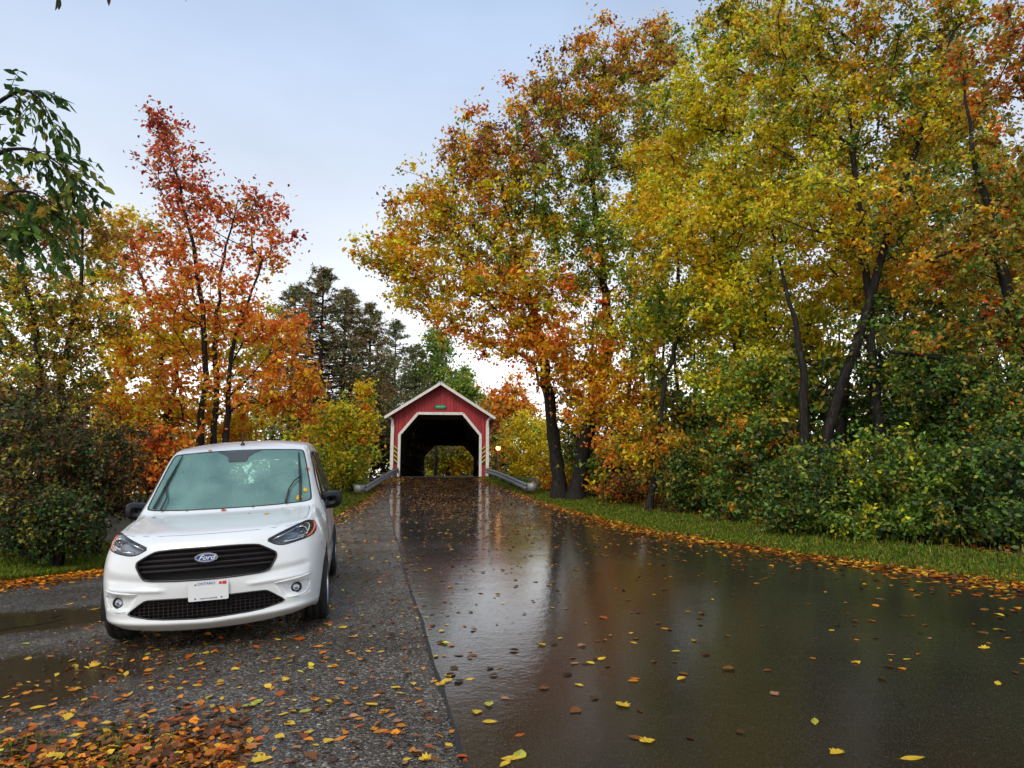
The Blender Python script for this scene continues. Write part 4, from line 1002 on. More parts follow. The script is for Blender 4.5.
def tree(name, label, cat, trunks, r0, blobs, seed, leaf=.12, ncl=60, cr=.42, group=None, lmat=None, aspect=.62, droop=.35, rtip=.008, up=.55, extra=1, jit=.22, zfloor=True):
    g = np.random.default_rng(seed); tw = []; blobs = [b_[:6]+(int(b_[6]*NMUL)+1, b_[7]) for b_ in blobs]; leaf *= LMUL; cr *= CMUL; ncl *= KMUL
    for tp in trunks:
        q = [at(*p) for p in tp]; 
        if zfloor: q[0].z = float(ground(q[0].x, q[0].y))-.12
        tw.append([tuple(p) for p in q])
    A, pal = blob_points(blobs, g)
    if zfloor:
        gz = ground(A[:, 0], A[:, 1]); A[:, 2] = np.maximum(A[:, 2], gz+.15+.3*g.uniform(0, 1, len(A)))
    chains, tips, Pn, par, ti = grow(tw, A, g, r0, rtip, up)
    base = Vector(tw[0][0]); B0 = np.array(base)
    # clusters sit at the tips and a little back along each twig
    # palette by nearest attractor
    def near_pal(X):
        out = []
        for x in X: out.append(pal[int(((A-x)**2).sum(1).argmin())])
        return out
    CC = [tips]
    for k in range(extra):
        b2 = np.array([Pn[par[t_]] if par[t_] >= 0 else Pn[t_] for t_ in ti]); CC.append(tips*(.45)+b2*.55+g.normal(0, cr*.45, tips.shape))
    X = np.concatenate(CC); Rd = cr*g.uniform(.55, 1.35, len(X))
    V, F, cc = crownmesh(X, Rd, ncl, leaf, near_pal(X+g.normal(0, cr*2.6, X.shape)), g, aspect, droop, jit)
    root = empty(name, base); tag(root, label, cat, group)
    if zfloor:
        gz = ground(V[:, 0], V[:, 1]); V[:, 2] = np.maximum(V[:, 2], gz+.01)
    link('crown', npmesh('crown', V-B0, F, cc), lmat or M_leaf, root)
    TV, TF = wtub(chains); link('trunk', npmesh('trunk', TV-B0, TF), M_bark, root, True)
    return root
P_top = dict(brn=3, ora=2, gold=3, purp=1, olv=2, yg=1); P_pur = dict(purp=3, brn=3, sal=1, ora=2, gold=2, olv=1); P_gold = dict(gold=5, ora=2, yel=3, olv=1, yg=2, lgr=1)
P_ora = dict(ora=5, rora=1.5, gold=4, yel=1); P_gr = dict(grn=3, lgr=4, olv=1, yg=3); P_yg = dict(yg=6, yel=5, lgr=3, olv=1, gold=1); P_yel = dict(yel=6, gold=3, yg=4, lgr=1)
P_ol = dict(olv=4, yg=4, gold=3, brn=.7, grn=2, lgr=1); P_dg = dict(grn=4, dgr=5, olv=2, lgr=.8); P_red = dict(red=2, rora=3, sal=3, ora=3); P_dr = dict(dred=1.5, red=2.5, sal=3, brn=3, ora=1)
P_oy = dict(ora=3, gold=6, yel=4, rora=.5); P_dk = dict(dgr=4, dbr=4, olv=2, dred=1, grn=1); P_bd = dict(lgr=3, grn=5, yg=1, olv=1, dgr=2)
# --- right of the bridge
tree('maple_tree', 'tall twin-trunked maple right of the bridge with an orange, purple and green crown', 'tree',
  [[(560, 500, 26.6), (555, 450, 26.6), (549, 395, 26.4), (538, 330, 26), (515, 250, 25.6), (500, 180, 25.5)], [(576, 500, 25.9), (583, 450, 26.0), (597, 395, 26.2), (612, 340, 26.8), (600, 250, 26.8), (592, 160, 27), (598, 80, 27)]], .29,
  [(385, 252, 25, 34, 28, 1.3, 20, P_gold), (428, 212, 25.5, 44, 44, 1.8, 38, P_gold), (432, 285, 25.5, 50, 30, 1.8, 34, dict(gold=4, yel=4, yg=3, olv=1)), (482, 158, 26, 46, 50, 2, 42, P_pur), (492, 235, 26, 54, 48, 2.4, 54, dict(gold=3, yg=4, lgr=2, brn=1, purp=1)),
   (545, 105, 26.5, 48, 50, 2, 42, P_top), (545, 185, 26.5, 58, 56, 2.6, 62, P_gr), (602, 58, 27, 44, 46, 1.8, 34, P_top), (612, 135, 27, 54, 58, 2.4, 52, dict(olv=3, brn=1.5, grn=2, gold=2, lgr=1)), (652, 50, 27.5, 26, 46, 1.5, 20, P_top),
   (520, 292, 25.6, 60, 38, 2.2, 54, dict(ora=3, gold=4, yel=2, yg=1)), (592, 245, 26.5, 58, 56, 2.6, 56, P_gr), (565, 345, 25.4, 54, 42, 2, 46, P_ora), (612, 395, 25.2, 48, 38, 1.8, 34, P_oy), (640, 310, 26, 42, 56, 2, 36, P_ol), (498, 338, 25.4, 32, 20, 1.4, 13, P_ora), (458, 322, 25.3, 34, 16, 1.4, 9, P_gold), (665, 190, 27.5, 40, 60, 2, 32, P_ol)],
  11, leaf=.15, ncl=54, cr=.50)
tree('maple_tree', 'slender maple with a thin leaning trunk beside the twin-trunked maple, yellow-orange lower leaves', 'tree',
  [[(650, 518, 20.5), (655, 470, 20.6), (661, 420, 20.7), (668, 375, 20.8), (682, 320, 21), (676, 250, 21), (668, 190, 21)]], .10,
  [(650, 215, 21, 42, 48, 1.6, 34, P_yel), (665, 160, 21.5, 38, 40, 1.5, 24, P_yel), (650, 320, 21.5, 40, 52, 1.6, 30, P_gr), (640, 440, 21, 42, 34, 1.5, 18, dict(gold=3, ora=2, olv=3, yg=1)), (690, 460, 20.5, 42, 30, 1.4, 26, dict(ora=1.5, gold=2, olv=4, grn=4)), (700, 330, 21, 36, 52, 1.6, 28, P_yg), (612, 452, 22, 20, 20, 1.0, 6, P_ora)],
  12, leaf=.125, ncl=50, cr=.40)
tree('yellow_tree', 'broad tree of bright yellow-green leaves in the middle of the right-hand row', 'tree',
  [[(742, 525, 19.5), (740, 430, 19.5), (738, 350, 19.6), (730, 270, 19.8), (735, 160, 20), (748, 60, 20)], [(740, 430, 19.5), (762, 340, 19), (775, 240, 19)]], .17,
  [(700, 110, 20, 48, 52, 1.8, 44, P_yg), (755, 50, 20, 62, 52, 2, 46, dict(yg=3, olv=3, gold=2, grn=2)), (700, 240, 19.2, 50, 62, 1.8, 52, P_yel), (760, 180, 19.2, 66, 60, 2.2, 62, P_yg), (745, 300, 18.8, 62, 60, 2, 56, P_yg), (800, 330, 18.4, 48, 50, 1.8, 36, dict(yg=4, gold=2, lgr=3, yel=2)), (735, 385, 18.8, 52, 34, 1.8, 34, dict(lgr=4, yg=3, grn=3, gold=1)), (722, 10, 20, 34, 25, 1.4, 14, P_ol)],
  13, leaf=.125, ncl=58, cr=.42)
tree('maple_tree', 'large dark leaning trunk with a wide olive and orange crown filling the upper right', 'tree',
  [[(806, 545, 15.5), (806, 470, 15.5), (804, 400, 15.5), (799, 345, 15.5), (790, 300, 15.6), (778, 255, 15.9)], [(808, 545, 15.6), (822, 460, 15.5), (835, 405, 15.4), (852, 352, 15.3), (868, 312, 15.2), (880, 262, 15), (905, 180, 14.8), (935, 90, 14.6), (960, 10, 14.5)], [(868, 312, 15.2), (862, 230, 15.4), (850, 130, 15.6), (858, 30, 15.8)]], .145,
  [(800, 40, 15.8, 68, 55, 1.8, 46, P_ol), (880, 40, 15.5, 66, 58, 1.9, 48, dict(olv=3, ora=1, gold=4, yg=3, grn=2)), (850, 130, 16, 74, 56, 1.9, 52, P_ol), (930, 130, 15, 62, 60, 1.7, 44, dict(olv=3, grn=3, yg=3, gold=2)), (880, 220, 15, 70, 48, 1.6, 44, dict(yg=3, gold=4, olv=2, ora=1)), (800, 210, 15.5, 58, 52, 1.7, 36, P_yg), (862, 280, 16.6, 66, 32, 1.2, 30, P_oy), (760, 120, 16.5, 50, 60, 1.4, 26, P_yg), (930, 290, 15, 56, 44, 1.4, 34, dict(olv=3, grn=3, yg=2, gold=2)), (960, 40, 15, 50, 52, 1.5, 30, dict(ora=1, brn=1, olv=3, yg=2, grn=2)), (900, 360, 15.2, 60, 36, 1.4, 32, P_dg)],
  14, leaf=.10, ncl=52, cr=.33, rtip=.007)
tree('maple_tree', 'dark-stemmed tree at the right edge with long level branches and reddish upper leaves', 'tree',
  [[(1008, 560, 12.6), (1012, 470, 12.6), (1018, 380, 12.5), (1010, 290, 12.5), (985, 200, 12.5), (965, 100, 12.4)], [(1018, 380, 12.5), (1045, 260, 12.4), (1040, 120, 12.3)], [(1045, 260, 12.4), (990, 235, 12.3), (925, 262, 12.4)], [(1018, 330, 12.5), (960, 352, 12.6), (890, 352, 12.8)]], .15,
  [(1000, 60, 12.5, 56, 52, 1.2, 34, dict(rora=1.2, ora=2, brn=2, olv=3, gold=1)), (1010, 170, 12.3, 46, 44, 1.2, 26, dict(olv=4, grn=3, ora=.6, gold=2)), (985, 235, 12.4, 50, 24, 1, 18, dict(rora=1.5, ora=1, brn=1.5, olv=4)), (950, 268, 12.5, 40, 18, 1, 14, dict(rora=1, olv=3, gold=3)), (1000, 320, 12.6, 46, 36, 1.2, 24, dict(rora=.7, ora=1, olv=3, grn=3)), (960, 360, 12.8, 60, 34, 1.2, 26, P_dg), (1040, 250, 12.6, 40, 90, 1.4, 30, P_ol)],
  15, leaf=.088, ncl=48, cr=.27, rtip=.006)
# --- understorey on the right, green leaf mixes darkened to stand in for shade
def bush(label, u, v, Y, ru, rv, n, pal, seed, leaf=.09, ncl=60, cr=.30, dep=1.1, cat='bush', name='bush', nst=5):
    g = np.random.default_rng(seed+100); vb = HOR+20; c = at(u, v, Y); zb = float(ground(c.x, Y)); 
    tr = []
    for k in range(nst):
        du = g.uniform(-.35, .35)*ru; 
        vb = HOR-(zb-CAMZ)/Y*691; tr.append([(u+du*.4, vb, Y+g.uniform(-.2, .2)), (u+du*.8, (vb+v)/2, Y+g.uniform(-.3, .3)), (u+du*1.4, v-.1*rv, Y+g.uniform(-.4, .4))])
    return tree(name, label, cat, tr, .03, [(u, v, Y, ru, rv, dep, n, pal), (u, min(v+rv*.75, vb-8), Y-.1, ru*.9, 16, dep, int(n*.3), pal)], seed, leaf=leaf, ncl=ncl, cr=cr, rtip=.005, group='bushes along the wood edge' if cat == 'bush' else None)
bush('dense dark green bush at the right edge of the picture, behind the grass verge', 1000, 485, 11.2, 62, 74, 70, P_dg, 31, leaf=.075, cr=.26, dep=.9)
bush('broad bush of round pale-tipped green leaves over the verge, left of the right-edge bush', 905, 492, 12.2, 74, 58, 80, P_bd, 32, leaf=.08, cr=.26, dep=.8)
bush('tall green bush behind the foot of the leaning trunk', 888, 425, 17.5, 90, 58, 100, P_dg, 33, leaf=.10, cr=.36, dep=1.2)
bush('green bush low beside the verge, between the yellow tree and the pale-tipped bush', 815, 488, 13.6, 52, 54, 64, P_dg, 34, leaf=.085, cr=.28, dep=.9)
bush('green bush streaked with orange leaves at the foot of the yellow tree', 755, 470, 16.5, 48, 60, 60, dict(grn=4, lgr=2, ora=1, gold=1, dgr=3), 35, leaf=.10, cr=.32, dep=1.1)
bush('dim green bush behind the slender maple trunk', 700, 480, 19.5, 38, 34, 36, P_dg, 36, leaf=.11, cr=.36, dep=1.0)
bush('loose green sapling rising beside the left side of the leaning trunk', 765, 395, 17.2, 46, 50, 50, dict(grn=4, lgr=2, yg=2, olv=2, gold=1), 48, leaf=.10, cr=.36, dep=1.1)
bush('loose green sapling between the leaning trunk and the edge tree', 925, 372, 15.6, 52, 46, 56, dict(grn=4, dgr=3, olv=3, lgr=1), 49, leaf=.09, cr=.32, dep=1.0)
bush('green sapling with drooping leaves in front of the edge tree', 1005, 400, 11.9, 40, 52, 44, dict(grn=4, dgr=3, olv=2, gold=.6), 50, leaf=.075, cr=.27, dep=.8)
bush('upper green bush near the right edge, under the level branches', 965, 405, 13.6, 66, 48, 70, P_dg, 37, leaf=.085, cr=.28, dep=1.0)
bush('low orange-leaved undergrowth bush between the twin trunks and the slender maple', 632, 488, 24, 32, 18, 22, dict(dgr=3, ora=2, olv=2, brn=2), 38, leaf=.12, cr=.38, dep=1.2)
bush('bright yellow bush filling the gap between the bridge and the twin-trunked maple', 530, 442, 44, 33, 36, 60, dict(yel=7, yg=3, gold=2, lgr=2), 39, leaf=.17, cr=.5, dep=2.0)
bush('yellow-orange bush against the left side of the twin trunks', 556, 472, 30, 14, 20, 20, dict(yel=3, gold=3, olv=2, ora=2), 40, leaf=.14, cr=.4, dep=1.0)
bush('dim olive thicket filling the gap behind the twin trunks', 590, 462, 34, 30, 34, 50, dict(olv=4, grn=3, ora=1, dgr=2), 46, leaf=.17, cr=.5, dep=1.6)
bush('dim green thicket behind the slender maple, between it and the yellow tree', 712, 430, 27, 44, 40, 60, dict(olv=4, grn=4, gold=1, dgr=3), 47, leaf=.15, cr=.46, dep=1.6)
# --- far trees round the bridge
tree('far_tree', 'distant orange-red tree rising behind the right eave of the bridge', 'tree', [[(512, 480, 78), (512, 430, 78), (510, 400, 78)]], .2,
  [(512, 405, 78, 26, 24, 3, 40, dict(ora=5, sal=2, gold=3)), (495, 425, 76, 14, 22, 2.5, 20, dict(ora=3, brn=3, olv=2)), (500, 455, 72, 18, 20, 2, 24, dict(olv=3, ora=2, dgr=2))], 51, leaf=.36, ncl=45, cr=1.0)
tree('far_tree', 'distant yellow tree seen through the tunnel of the covered bridge', 'tree', [[(448, 484, 84), (449, 450, 84)]], .3,
  [(440, 458, 84, 24, 22, 3, 40, dict(yg=4, olv=4, grn=2)), (464, 460, 86, 18, 22, 3, 34, dict(yel=3, gold=4, ora=2)), (450, 430, 88, 36, 24, 3, 40, P_yg)], 52, leaf=.36, ncl=50, cr=1.1)
def pine(label, u, vt, Y, h, r, seed, pal=None, ncl=60):
    g = np.random.default_rng(seed); top = at(u, vt, Y); zb = top.z-h; root = empty('pine_tree', (top.x, Y, zb)); tag(root, label, 'pine tree', 'pines behind the van')
    n = int(h*3.2); ch = [(np.array([[0, 0, 0], [.05, 0, h*.5], [0, 0, h]]), np.array([.22, .14, .02]))]; C = []; Rd = []
    for k in range(n):
        f = (k+.5)/n; z = h*(.12+.87*f); L = r*(1-f)**.75*g.uniform(.65, 1.15)+.2; nb = 5
        for q in range(nb):
            a = 2*math.pi*(q/nb+g.uniform(0, 1)); d = np.array([math.cos(a), math.sin(a), 0]); s = g.uniform(-.12, .28)
            e_ = d*L+np.array([0, 0, s*L+.1]); ch.append((np.array([[0, 0, z], d*L*.5+np.array([0, 0, z+s*L*.3]), np.array([0, 0, z])+e_]), np.array([.035, .022, .01])))
            for w_ in (.4, .62, .82, 1.0): C.append(np.array([0, 0, z])+e_*w_+g.normal(0, .10, 3)); Rd.append(.20+.14*L/r*w_+.10)
    C = np.array(C); Rd = np.array(Rd)
    V, F, cc = crownmesh(C, Rd, ncl*.5, .24, [pal or dict(pine=6, dgr=2, pinb=1.5, olv=.6)]*len(C), g, aspect=.22, droop=-.3)
    link('crown', npmesh('crown', V, F, cc), M_needle, root); TV, TF = wtub(ch); link('trunk', npmesh('trunk', TV, TF), M_bark, root, True); return root
pine('grey-green pine with a thin broken crown, leftmost of the pines behind the van', 296, 286, 46, 13.0, 5.6, 61)
pine('tallest of the pines, second from the left, brownish green', 324, 268, 43, 13.5, 5.6, 62, dict(pine=4, pinb=3, brn=1, dgr=1))
pine('brownish pine in the middle of the dark pines behind the small tree', 346, 290, 46, 12.5, 4.6, 66, dict(pine=2, pinb=5, brn=2, olv=1))
pine('dull pine standing between the brownish pine and the bridge', 371, 305, 47, 12.5, 3.4, 67, dict(pine=4, pinb=3, olv=2))
pine('full dark pine just left of the bridge roof', 396, 320, 74, 17, 6.5, 63)
pine('soft grey pine between the full dark pine and the green tree behind the bridge', 416, 345, 78, 15, 6.0, 68, dict(pine=4, olv=3, pinb=2, grn=1))
tree('far_tree', 'broad green tree far behind the bridge roof, rising left of its peak', 'tree', [[(436, 482, 80), (436, 420, 80), (437, 350, 80)]], .25,
  [(436, 352, 80, 16, 22, 3, 26, dict(grn=4, lgr=3, pine=2)), (428, 385, 80, 30, 26, 4, 44, dict(grn=3, lgr=3, olv=2, pine=2)), (452, 395, 80, 26, 24, 4, 34, dict(lgr=3, grn=3, yg=1))], 64, leaf=.34, ncl=46, cr=1.0)
tree('far_tree', 'pale green tree far behind the right slope of the bridge roof', 'tree', [[(468, 482, 88), (468, 430, 88), (468, 380, 88)]], .25,
  [(466, 388, 88, 18, 22, 3, 26, dict(lgr=4, grn=3, yg=1)), (478, 412, 86, 18, 18, 3, 24, dict(olv=3, ora=2, lgr=2))], 65, leaf=.36, ncl=46, cr=1.0)
# --- left side
tree('red_maple', 'tall red maple with several dark stems behind the van, deep red top and orange skirt', 'tree',
  [[(198, 478, 21), (201, 430, 21), (206, 380, 21), (203, 310, 21), (190, 230, 21), (172, 160, 21), (162, 118, 21)], [(214, 478, 21.2), (214, 420, 21.3), (216, 340, 21.4), (222, 260, 21.5), (238, 200, 21.5)], [(226, 478, 21.1), (227, 430, 21), (232, 350, 20.8), (262, 260, 20.5)]], .13,
  [(163, 130, 21, 16, 24, .7, 10, P_dr), (178, 172, 21, 40, 34, 1.2, 22, P_dr), (205, 218, 21.2, 52, 40, 1.6, 30, dict(red=2, sal=4, rora=2, ora=1.5, brn=1)), (262, 208, 21.4, 32, 28, 1.2, 13, P_dr), (262, 248, 21, 36, 30, 1.2, 16, P_red), (165, 262, 21, 48, 32, 1.4, 28, dict(sal=3, rora=2, ora=4, gold=2)), (205, 305, 20.8, 62, 42, 1.6, 46, dict(sal=3, rora=1.5, ora=5, gold=3)), (280, 340, 20.6, 42, 30, 1.3, 28, dict(sal=2.5, rora=1, ora=5, gold=2)), (285, 390, 20.4, 46, 34, 1.4, 40, P_ora), (190, 385, 20.8, 52, 42, 1.6, 40, dict(ora=4, gold=4, yel=2, sal=1))],
  21, leaf=.135, ncl=21, cr=.44)
tree('maple_tree', 'golden-yellow tree left of the red maple, its orange leaves mixing with it', 'tree',
  [[(164, 480, 23.5), (166, 420, 23.5), (160, 340, 23.5), (140, 270, 23.6), (120, 220, 23.6)], [(166, 420, 23.5), (182, 330, 23.8), (190, 260, 24)]], .12,
  [(120, 240, 24, 36, 34, 1.5, 22, dict(olv=2, gold=3, yel=3)), (150, 330, 23.8, 56, 50, 1.8, 50, dict(yel=5, gold=5, ora=1)), (135, 400, 23.2, 46, 44, 1.6, 44, P_oy), (240, 340, 24.5, 60, 50, 1.8, 40, P_yel), (220, 420, 24, 60, 30, 1.6, 32, P_oy), (100, 290, 24, 30, 40, 1.5, 16, P_ol)],
  22, leaf=.14, ncl=48, cr=.42)
tree('olive_tree', 'thin-branched olive and brown tree at the left edge, behind the dark shrubs', 'tree',
  [[(42, 500, 17), (44, 430, 17), (38, 350, 17), (25, 270, 17), (10, 200, 17)], [(44, 430, 17), (70, 340, 17), (85, 250, 17), (80, 190, 17)]], .13,
  [(20, 210, 17, 50, 38, 1.4, 34, dict(olv=3, brn=3, gold=1, grn=2)), (75, 225, 17, 32, 34, 1.1, 18, dict(olv=2, brn=3, ora=1)), (25, 300, 17, 56, 46, 1.5, 48, P_ol), (85, 320, 17.2, 36, 50, 1.3, 30, dict(olv=4, gold=3, brn=1, grn=1)), (40, 380, 17, 62, 34, 1.5, 42, dict(olv=4, grn=2, brn=2, gold=1)), (-30, 260, 17, 40, 90, 1.4, 30, P_ol)],
  23, leaf=.10, ncl=42, cr=.34)
tree('small_tree', 'small yellow-green tree between the van and the left guard rail', 'tree',
  [[(351, 492, 30), (352, 460, 30), (350, 420, 30), (346, 395, 30)]], .07,
  [(338, 422, 30, 26, 26, 1.5, 26, P_yg), (348, 462, 29.5, 26, 22, 1.3, 28, dict(yg=4, olv=3, lgr=3, gold=1)), (364, 442, 31, 11, 30, 1.2, 16, P_yel), (366, 392, 31, 7, 18, .7, 7, dict(gold=4, ora=2))],
  24, leaf=.14, ncl=55, cr=.42)
bush('tall brown and dark green shrub at the left edge beside the puddle', 35, 468, 12, 62, 64, 80, dict(dbr=6, dgr=4, dred=.4, olv=2, brn=.6), 41, leaf=.07, cr=.26, dep=.9)
bush('rusty brown shrub with thin dark stems, right of the left-edge shrub', 95, 462, 13.2, 42, 56, 60, dict(dbr=6, brn=1.5, dred=.4, olv=2, dgr=3), 42, leaf=.07, cr=.26, dep=.9)
bush('low dark green shrub on the grass in front of the brown shrubs', 55, 520, 11.4, 62, 26, 50, dict(dgr=6, grn=2, olv=1, dbr=3), 43, leaf=.06, cr=.20, dep=.6)
bush('upper brown shrub behind the other shrubs at the left edge', 0, 420, 13.5, 60, 44, 60, dict(dbr=6, olv=2, brn=1, dgr=2), 44, leaf=.08, cr=.28, dep=.9)
bush('orange-leaved bush low behind the left side of the van roof', 150, 452, 18, 36, 30, 40, dict(ora=3, rora=2, gold=2, dbr=2), 45, leaf=.11, cr=.32, dep=1)
# --- the wood behind, read as one mass
def wood(name, boxes, seed, leaf=.34):
    g = np.random.default_rng(seed); C = []; pal = []; Rd = []; ch = []
    for (u0, u1, v0, v1, Y0, Y1, n, pl, nt_) in boxes:
        for k in range(n):
            Y = g.uniform(Y0, Y1); u = g.uniform(u0, u1); v = v1-(v1-v0)*g.uniform(0, 1)**.8*(.75+.25*math.sin(u*.045+seed)); p = at(u, v, Y); C.append(tuple(p)); pal.append(pl[int(g.integers(len(pl)))]); Rd.append(Y*.022*g.uniform(.6, 1.3))
        for k in range(nt_):
            Y = g.uniform(Y0, Y1); u = g.uniform(u0, u1); p = at(u, v0+20, Y); z0 = float(ground(p.x, Y))-.3; x1 = g.normal(0, .5)
            ch.append((np.array([[p.x, Y, z0], [p.x+x1*.4, Y, (z0+p.z)/2], [p.x+x1, Y, p.z]]), np.array([.16, .12, .03])*g.uniform(.5, 1.1)))
    C = np.array(C); gz = ground(C[:, 0], C[:, 1]); C[:, 2] = np.maximum(C[:, 2], gz+.3)
    V, F, cc = crownmesh(C, np.array(Rd), 34, leaf, pal, g, jit=.3); TV, TF = wtub(ch)
    # one mesh: leaves and the thin stems among them
    me = bpy.data.meshes.new(name); nV = len(V); F4 = np.c_[F, F[:, 2]]
    o = link(name, npmesh(name, V, F, cc), M_leaf); tag(o, kind='stuff'); link('stems', npmesh('stems', TV, TF), M_bark, o, True); return o
P_w = dict(dgr=4, olv=3, grn=2, dbr=2); P_w2 = dict(olv=4, dgr=2, grn=2, yg=1)  # darker mixes put the wood's inner shade into its leaf colours
wood('woodland', [(-60, 352, 395, 490, 30, 42, 600, [P_ol, P_yg, P_oy, P_dg, P_ol], 26), (-80, 130, 300, 490, 24, 34, 300, [P_ol, P_dg], 10), (300, 392, 345, 490, 47, 53, 420, [P_dg, dict(pine=4, pinb=4, dgr=2)], 6), (-700, -60, 330, 520, 16, 26, 700, [P_w, P_ol, P_oy], 20)], 71, .26)
wood('woodland', [(590, 790, 385, 500, 24, 32, 420, [P_dg, dict(dgr=4, dbr=3, olv=2), P_ol], 8), (560, 1100, 300, 520, 26, 36, 1300, [P_w, P_w, P_ol], 24), (630, 1150, 20, 330, 28, 40, 2300, [P_w2, P_w2, P_ol, P_gr], 0), (740, 1150, 330, 545, 15.5, 22, 900, [P_dg, P_w, P_w], 10), (850, 1150, 100, 350, 18, 24, 800, [P_w2, P_w], 0), (1100, 1700, 150, 560, 14, 24, 900, [P_w, P_w2, P_yg], 14)], 72, .20)
wood('woodland', [(380, 560, 400, 484, 92, 120, 300, [P_ol, P_yg, P_oy, P_dg], 10)], 73, .7)
# ================================================================ grass and fallen leaves
M_grass = leafmat('grass_blades', .35, rough=.7, spec=.15); M_fall = leafmat('fallen_leaf', .15, rough=.42, spec=.25)
def grass(name, X, Y, h, g, cols):
    m = len(X); Z = ground(X, Y); a = g.uniform(0, 6.28, m); L = h*g.uniform(.5, 1.4, m); w_ = .0035+.003*g.uniform(0, 1, m)
    d = np.stack([np.cos(a), np.sin(a), np.zeros(m)], 1); s = np.stack([-np.sin(a), np.cos(a), np.zeros(m)], 1)
    P = np.stack([X, Y, Z], 1); ln = g.uniform(.1, .8, m)[:, None]; up_ = np.array([0, 0, 1.])
    w_ = (w_*np.clip(Y/7, 1, 3))[:, None]; L = L[:, None]
    V = np.stack([P-s*w_, P+s*w_, P+d*L*ln*.35+up_*L*.6+s*w_*.8, P+d*L*ln*.35+up_*L*.6-s*w_*.8, P+d*L*ln+up_*L*(.95-.3*ln)], 1).reshape(-1, 3)
    k = np.arange(m)*5; F = np.stack([k, k+1, k+2, k, k+2, k+3, k+3, k+2, k+4], 1).reshape(-1, 3)
    tab = np.array(cols); cc = tab[g.integers(len(tab), size=m)]*np.exp(g.normal(0, .25, (m, 1))); o = link(name, npmesh(name, V, F, np.repeat(cc, 3, 0)), M_grass); tag(o, kind='stuff'); return o
g = np.random.default_rng(5)
GC = [(.09, .18, .013), (.13, .22, .016), (.20, .25, .02), (.06, .10, .012), (.26, .20, .035)]
n = 120000; Yg = 5+34*g.uniform(0, 1, n)**1.5; off = .34+.1*g.normal(size=n)+g.uniform(0, 1, n)**1.3*2.0
cl_ = .55+.45*np.sin(Yg*2.3+off*1.7)*np.sin(Yg*.9-off*4.1)+.25*np.sin(Yg*7.1); k = g.uniform(0, 1, n) < np.clip(cl_+.35, .12, 1); grass('grass', (xr(Yg)+off)[k], Yg[k], .060, g, GC)
n = 6000; Yg = 5+30*g.uniform(0, 1, n)**1.4; off = 1.1+g.uniform(0, 1, n)*2.2; i_ = (g.uniform(0, 1, n) < .5+.5*np.sin(Yg*3.1+off)); grass('tall_grass', (xr(Yg)+off)[i_], Yg[i_], .13, g, GC+[(.28, .24, .08), (.2, .15, .05)])
n = 60000; Yg = g.uniform(8.6, 15, n); Xg = gl(Yg)-g.uniform(-.05, 1, n)**1.3*3.6-.2; k = np.isfinite(Xg); grass('grass', Xg[k], Yg[k], .10, g, GC)
n = 22000; Yg = g.uniform(12.5, 36, n); Xg = gl(Yg)-g.uniform(0, 1, n)*np.interp(Yg, [12.5, 20, 36], [3, 3.5, 2.5]); grass('grass', Xg, Yg, .10, g, GC+[(.2, .2, .03)])
# tufts in the leaf drift near the camera
n = 3500; cx = g.uniform(-3.2, -1.3, 60); cy2 = g.uniform(2.2, 4.0, 60); i = g.integers(60, size=n); X_ = cx[i]+g.normal(0, .10, n); Y_ = cy2[i]+g.normal(0, .10, n); k = X_ < -.95*Y_/1.9+.2; grass('grass', X_[k], Y_[k], .035, g, GC)

LC = dict(y=(.70, .44, .03), yg=(.42, .40, .05), o=(.66, .22, .012), ro=(.42, .085, .008), br=(.20, .075, .016), dk=(.085, .035, .012), pk=(.40, .18, .09))
# leaf outlines: plain pointed oval, broad oval, lobed
def leaf_shape(kind, g):
    if kind == 0: half = [(0, 0), (.12, .10), (.30, .20), (.52, .22), (.75, .14), (1, 0)]
    elif kind == 1: half = [(0, 0), (.08, .18), (.28, .32), (.55, .30), (.80, .16), (1, 0)]
    else: half = [(0, 0), (.02, .22), (.18, .20), (.22, .44), (.40, .30), (.52, .46), (.62, .22), (.80, .20), (1, 0)]
    c = g.uniform(-.05, .28); tw = g.uniform(-.15, .15); V = []; F = []
    for x, w_ in half:
        z = -.10*math.sin(x*math.pi)*g.uniform(.3, 1)*c*3
        V += [(x-.5, 0, z+.02), (x-.5, w_, z+.02+w_*c+tw*w_), (x-.5, -w_, z+.02+w_*c*g.uniform(.5, 1.4)-tw*w_)]
    n_ = len(half)
    for i in range(n_-1):
        a, b2 = 3*i, 3*i+3
        F += [(a, b2, b2+1, a+1), (a, a+2, b2+2, b2)]
    # stalk
    k = len(V); V += [(-.5, .012, .02), (-.5, -.012, .02), (-.78, .008+tw*.3, .05), (-.78, -.008+tw*.3, .05)]; F += [(k, k+1, k+3, k+2)]
    V = np.array(V); V[:, 2] -= V[:, 2].min(); return V, F
g = np.random.default_rng(9)
SH = [leaf_shape(k % 3 if k < 9 else 0, g) for k in range(12)]
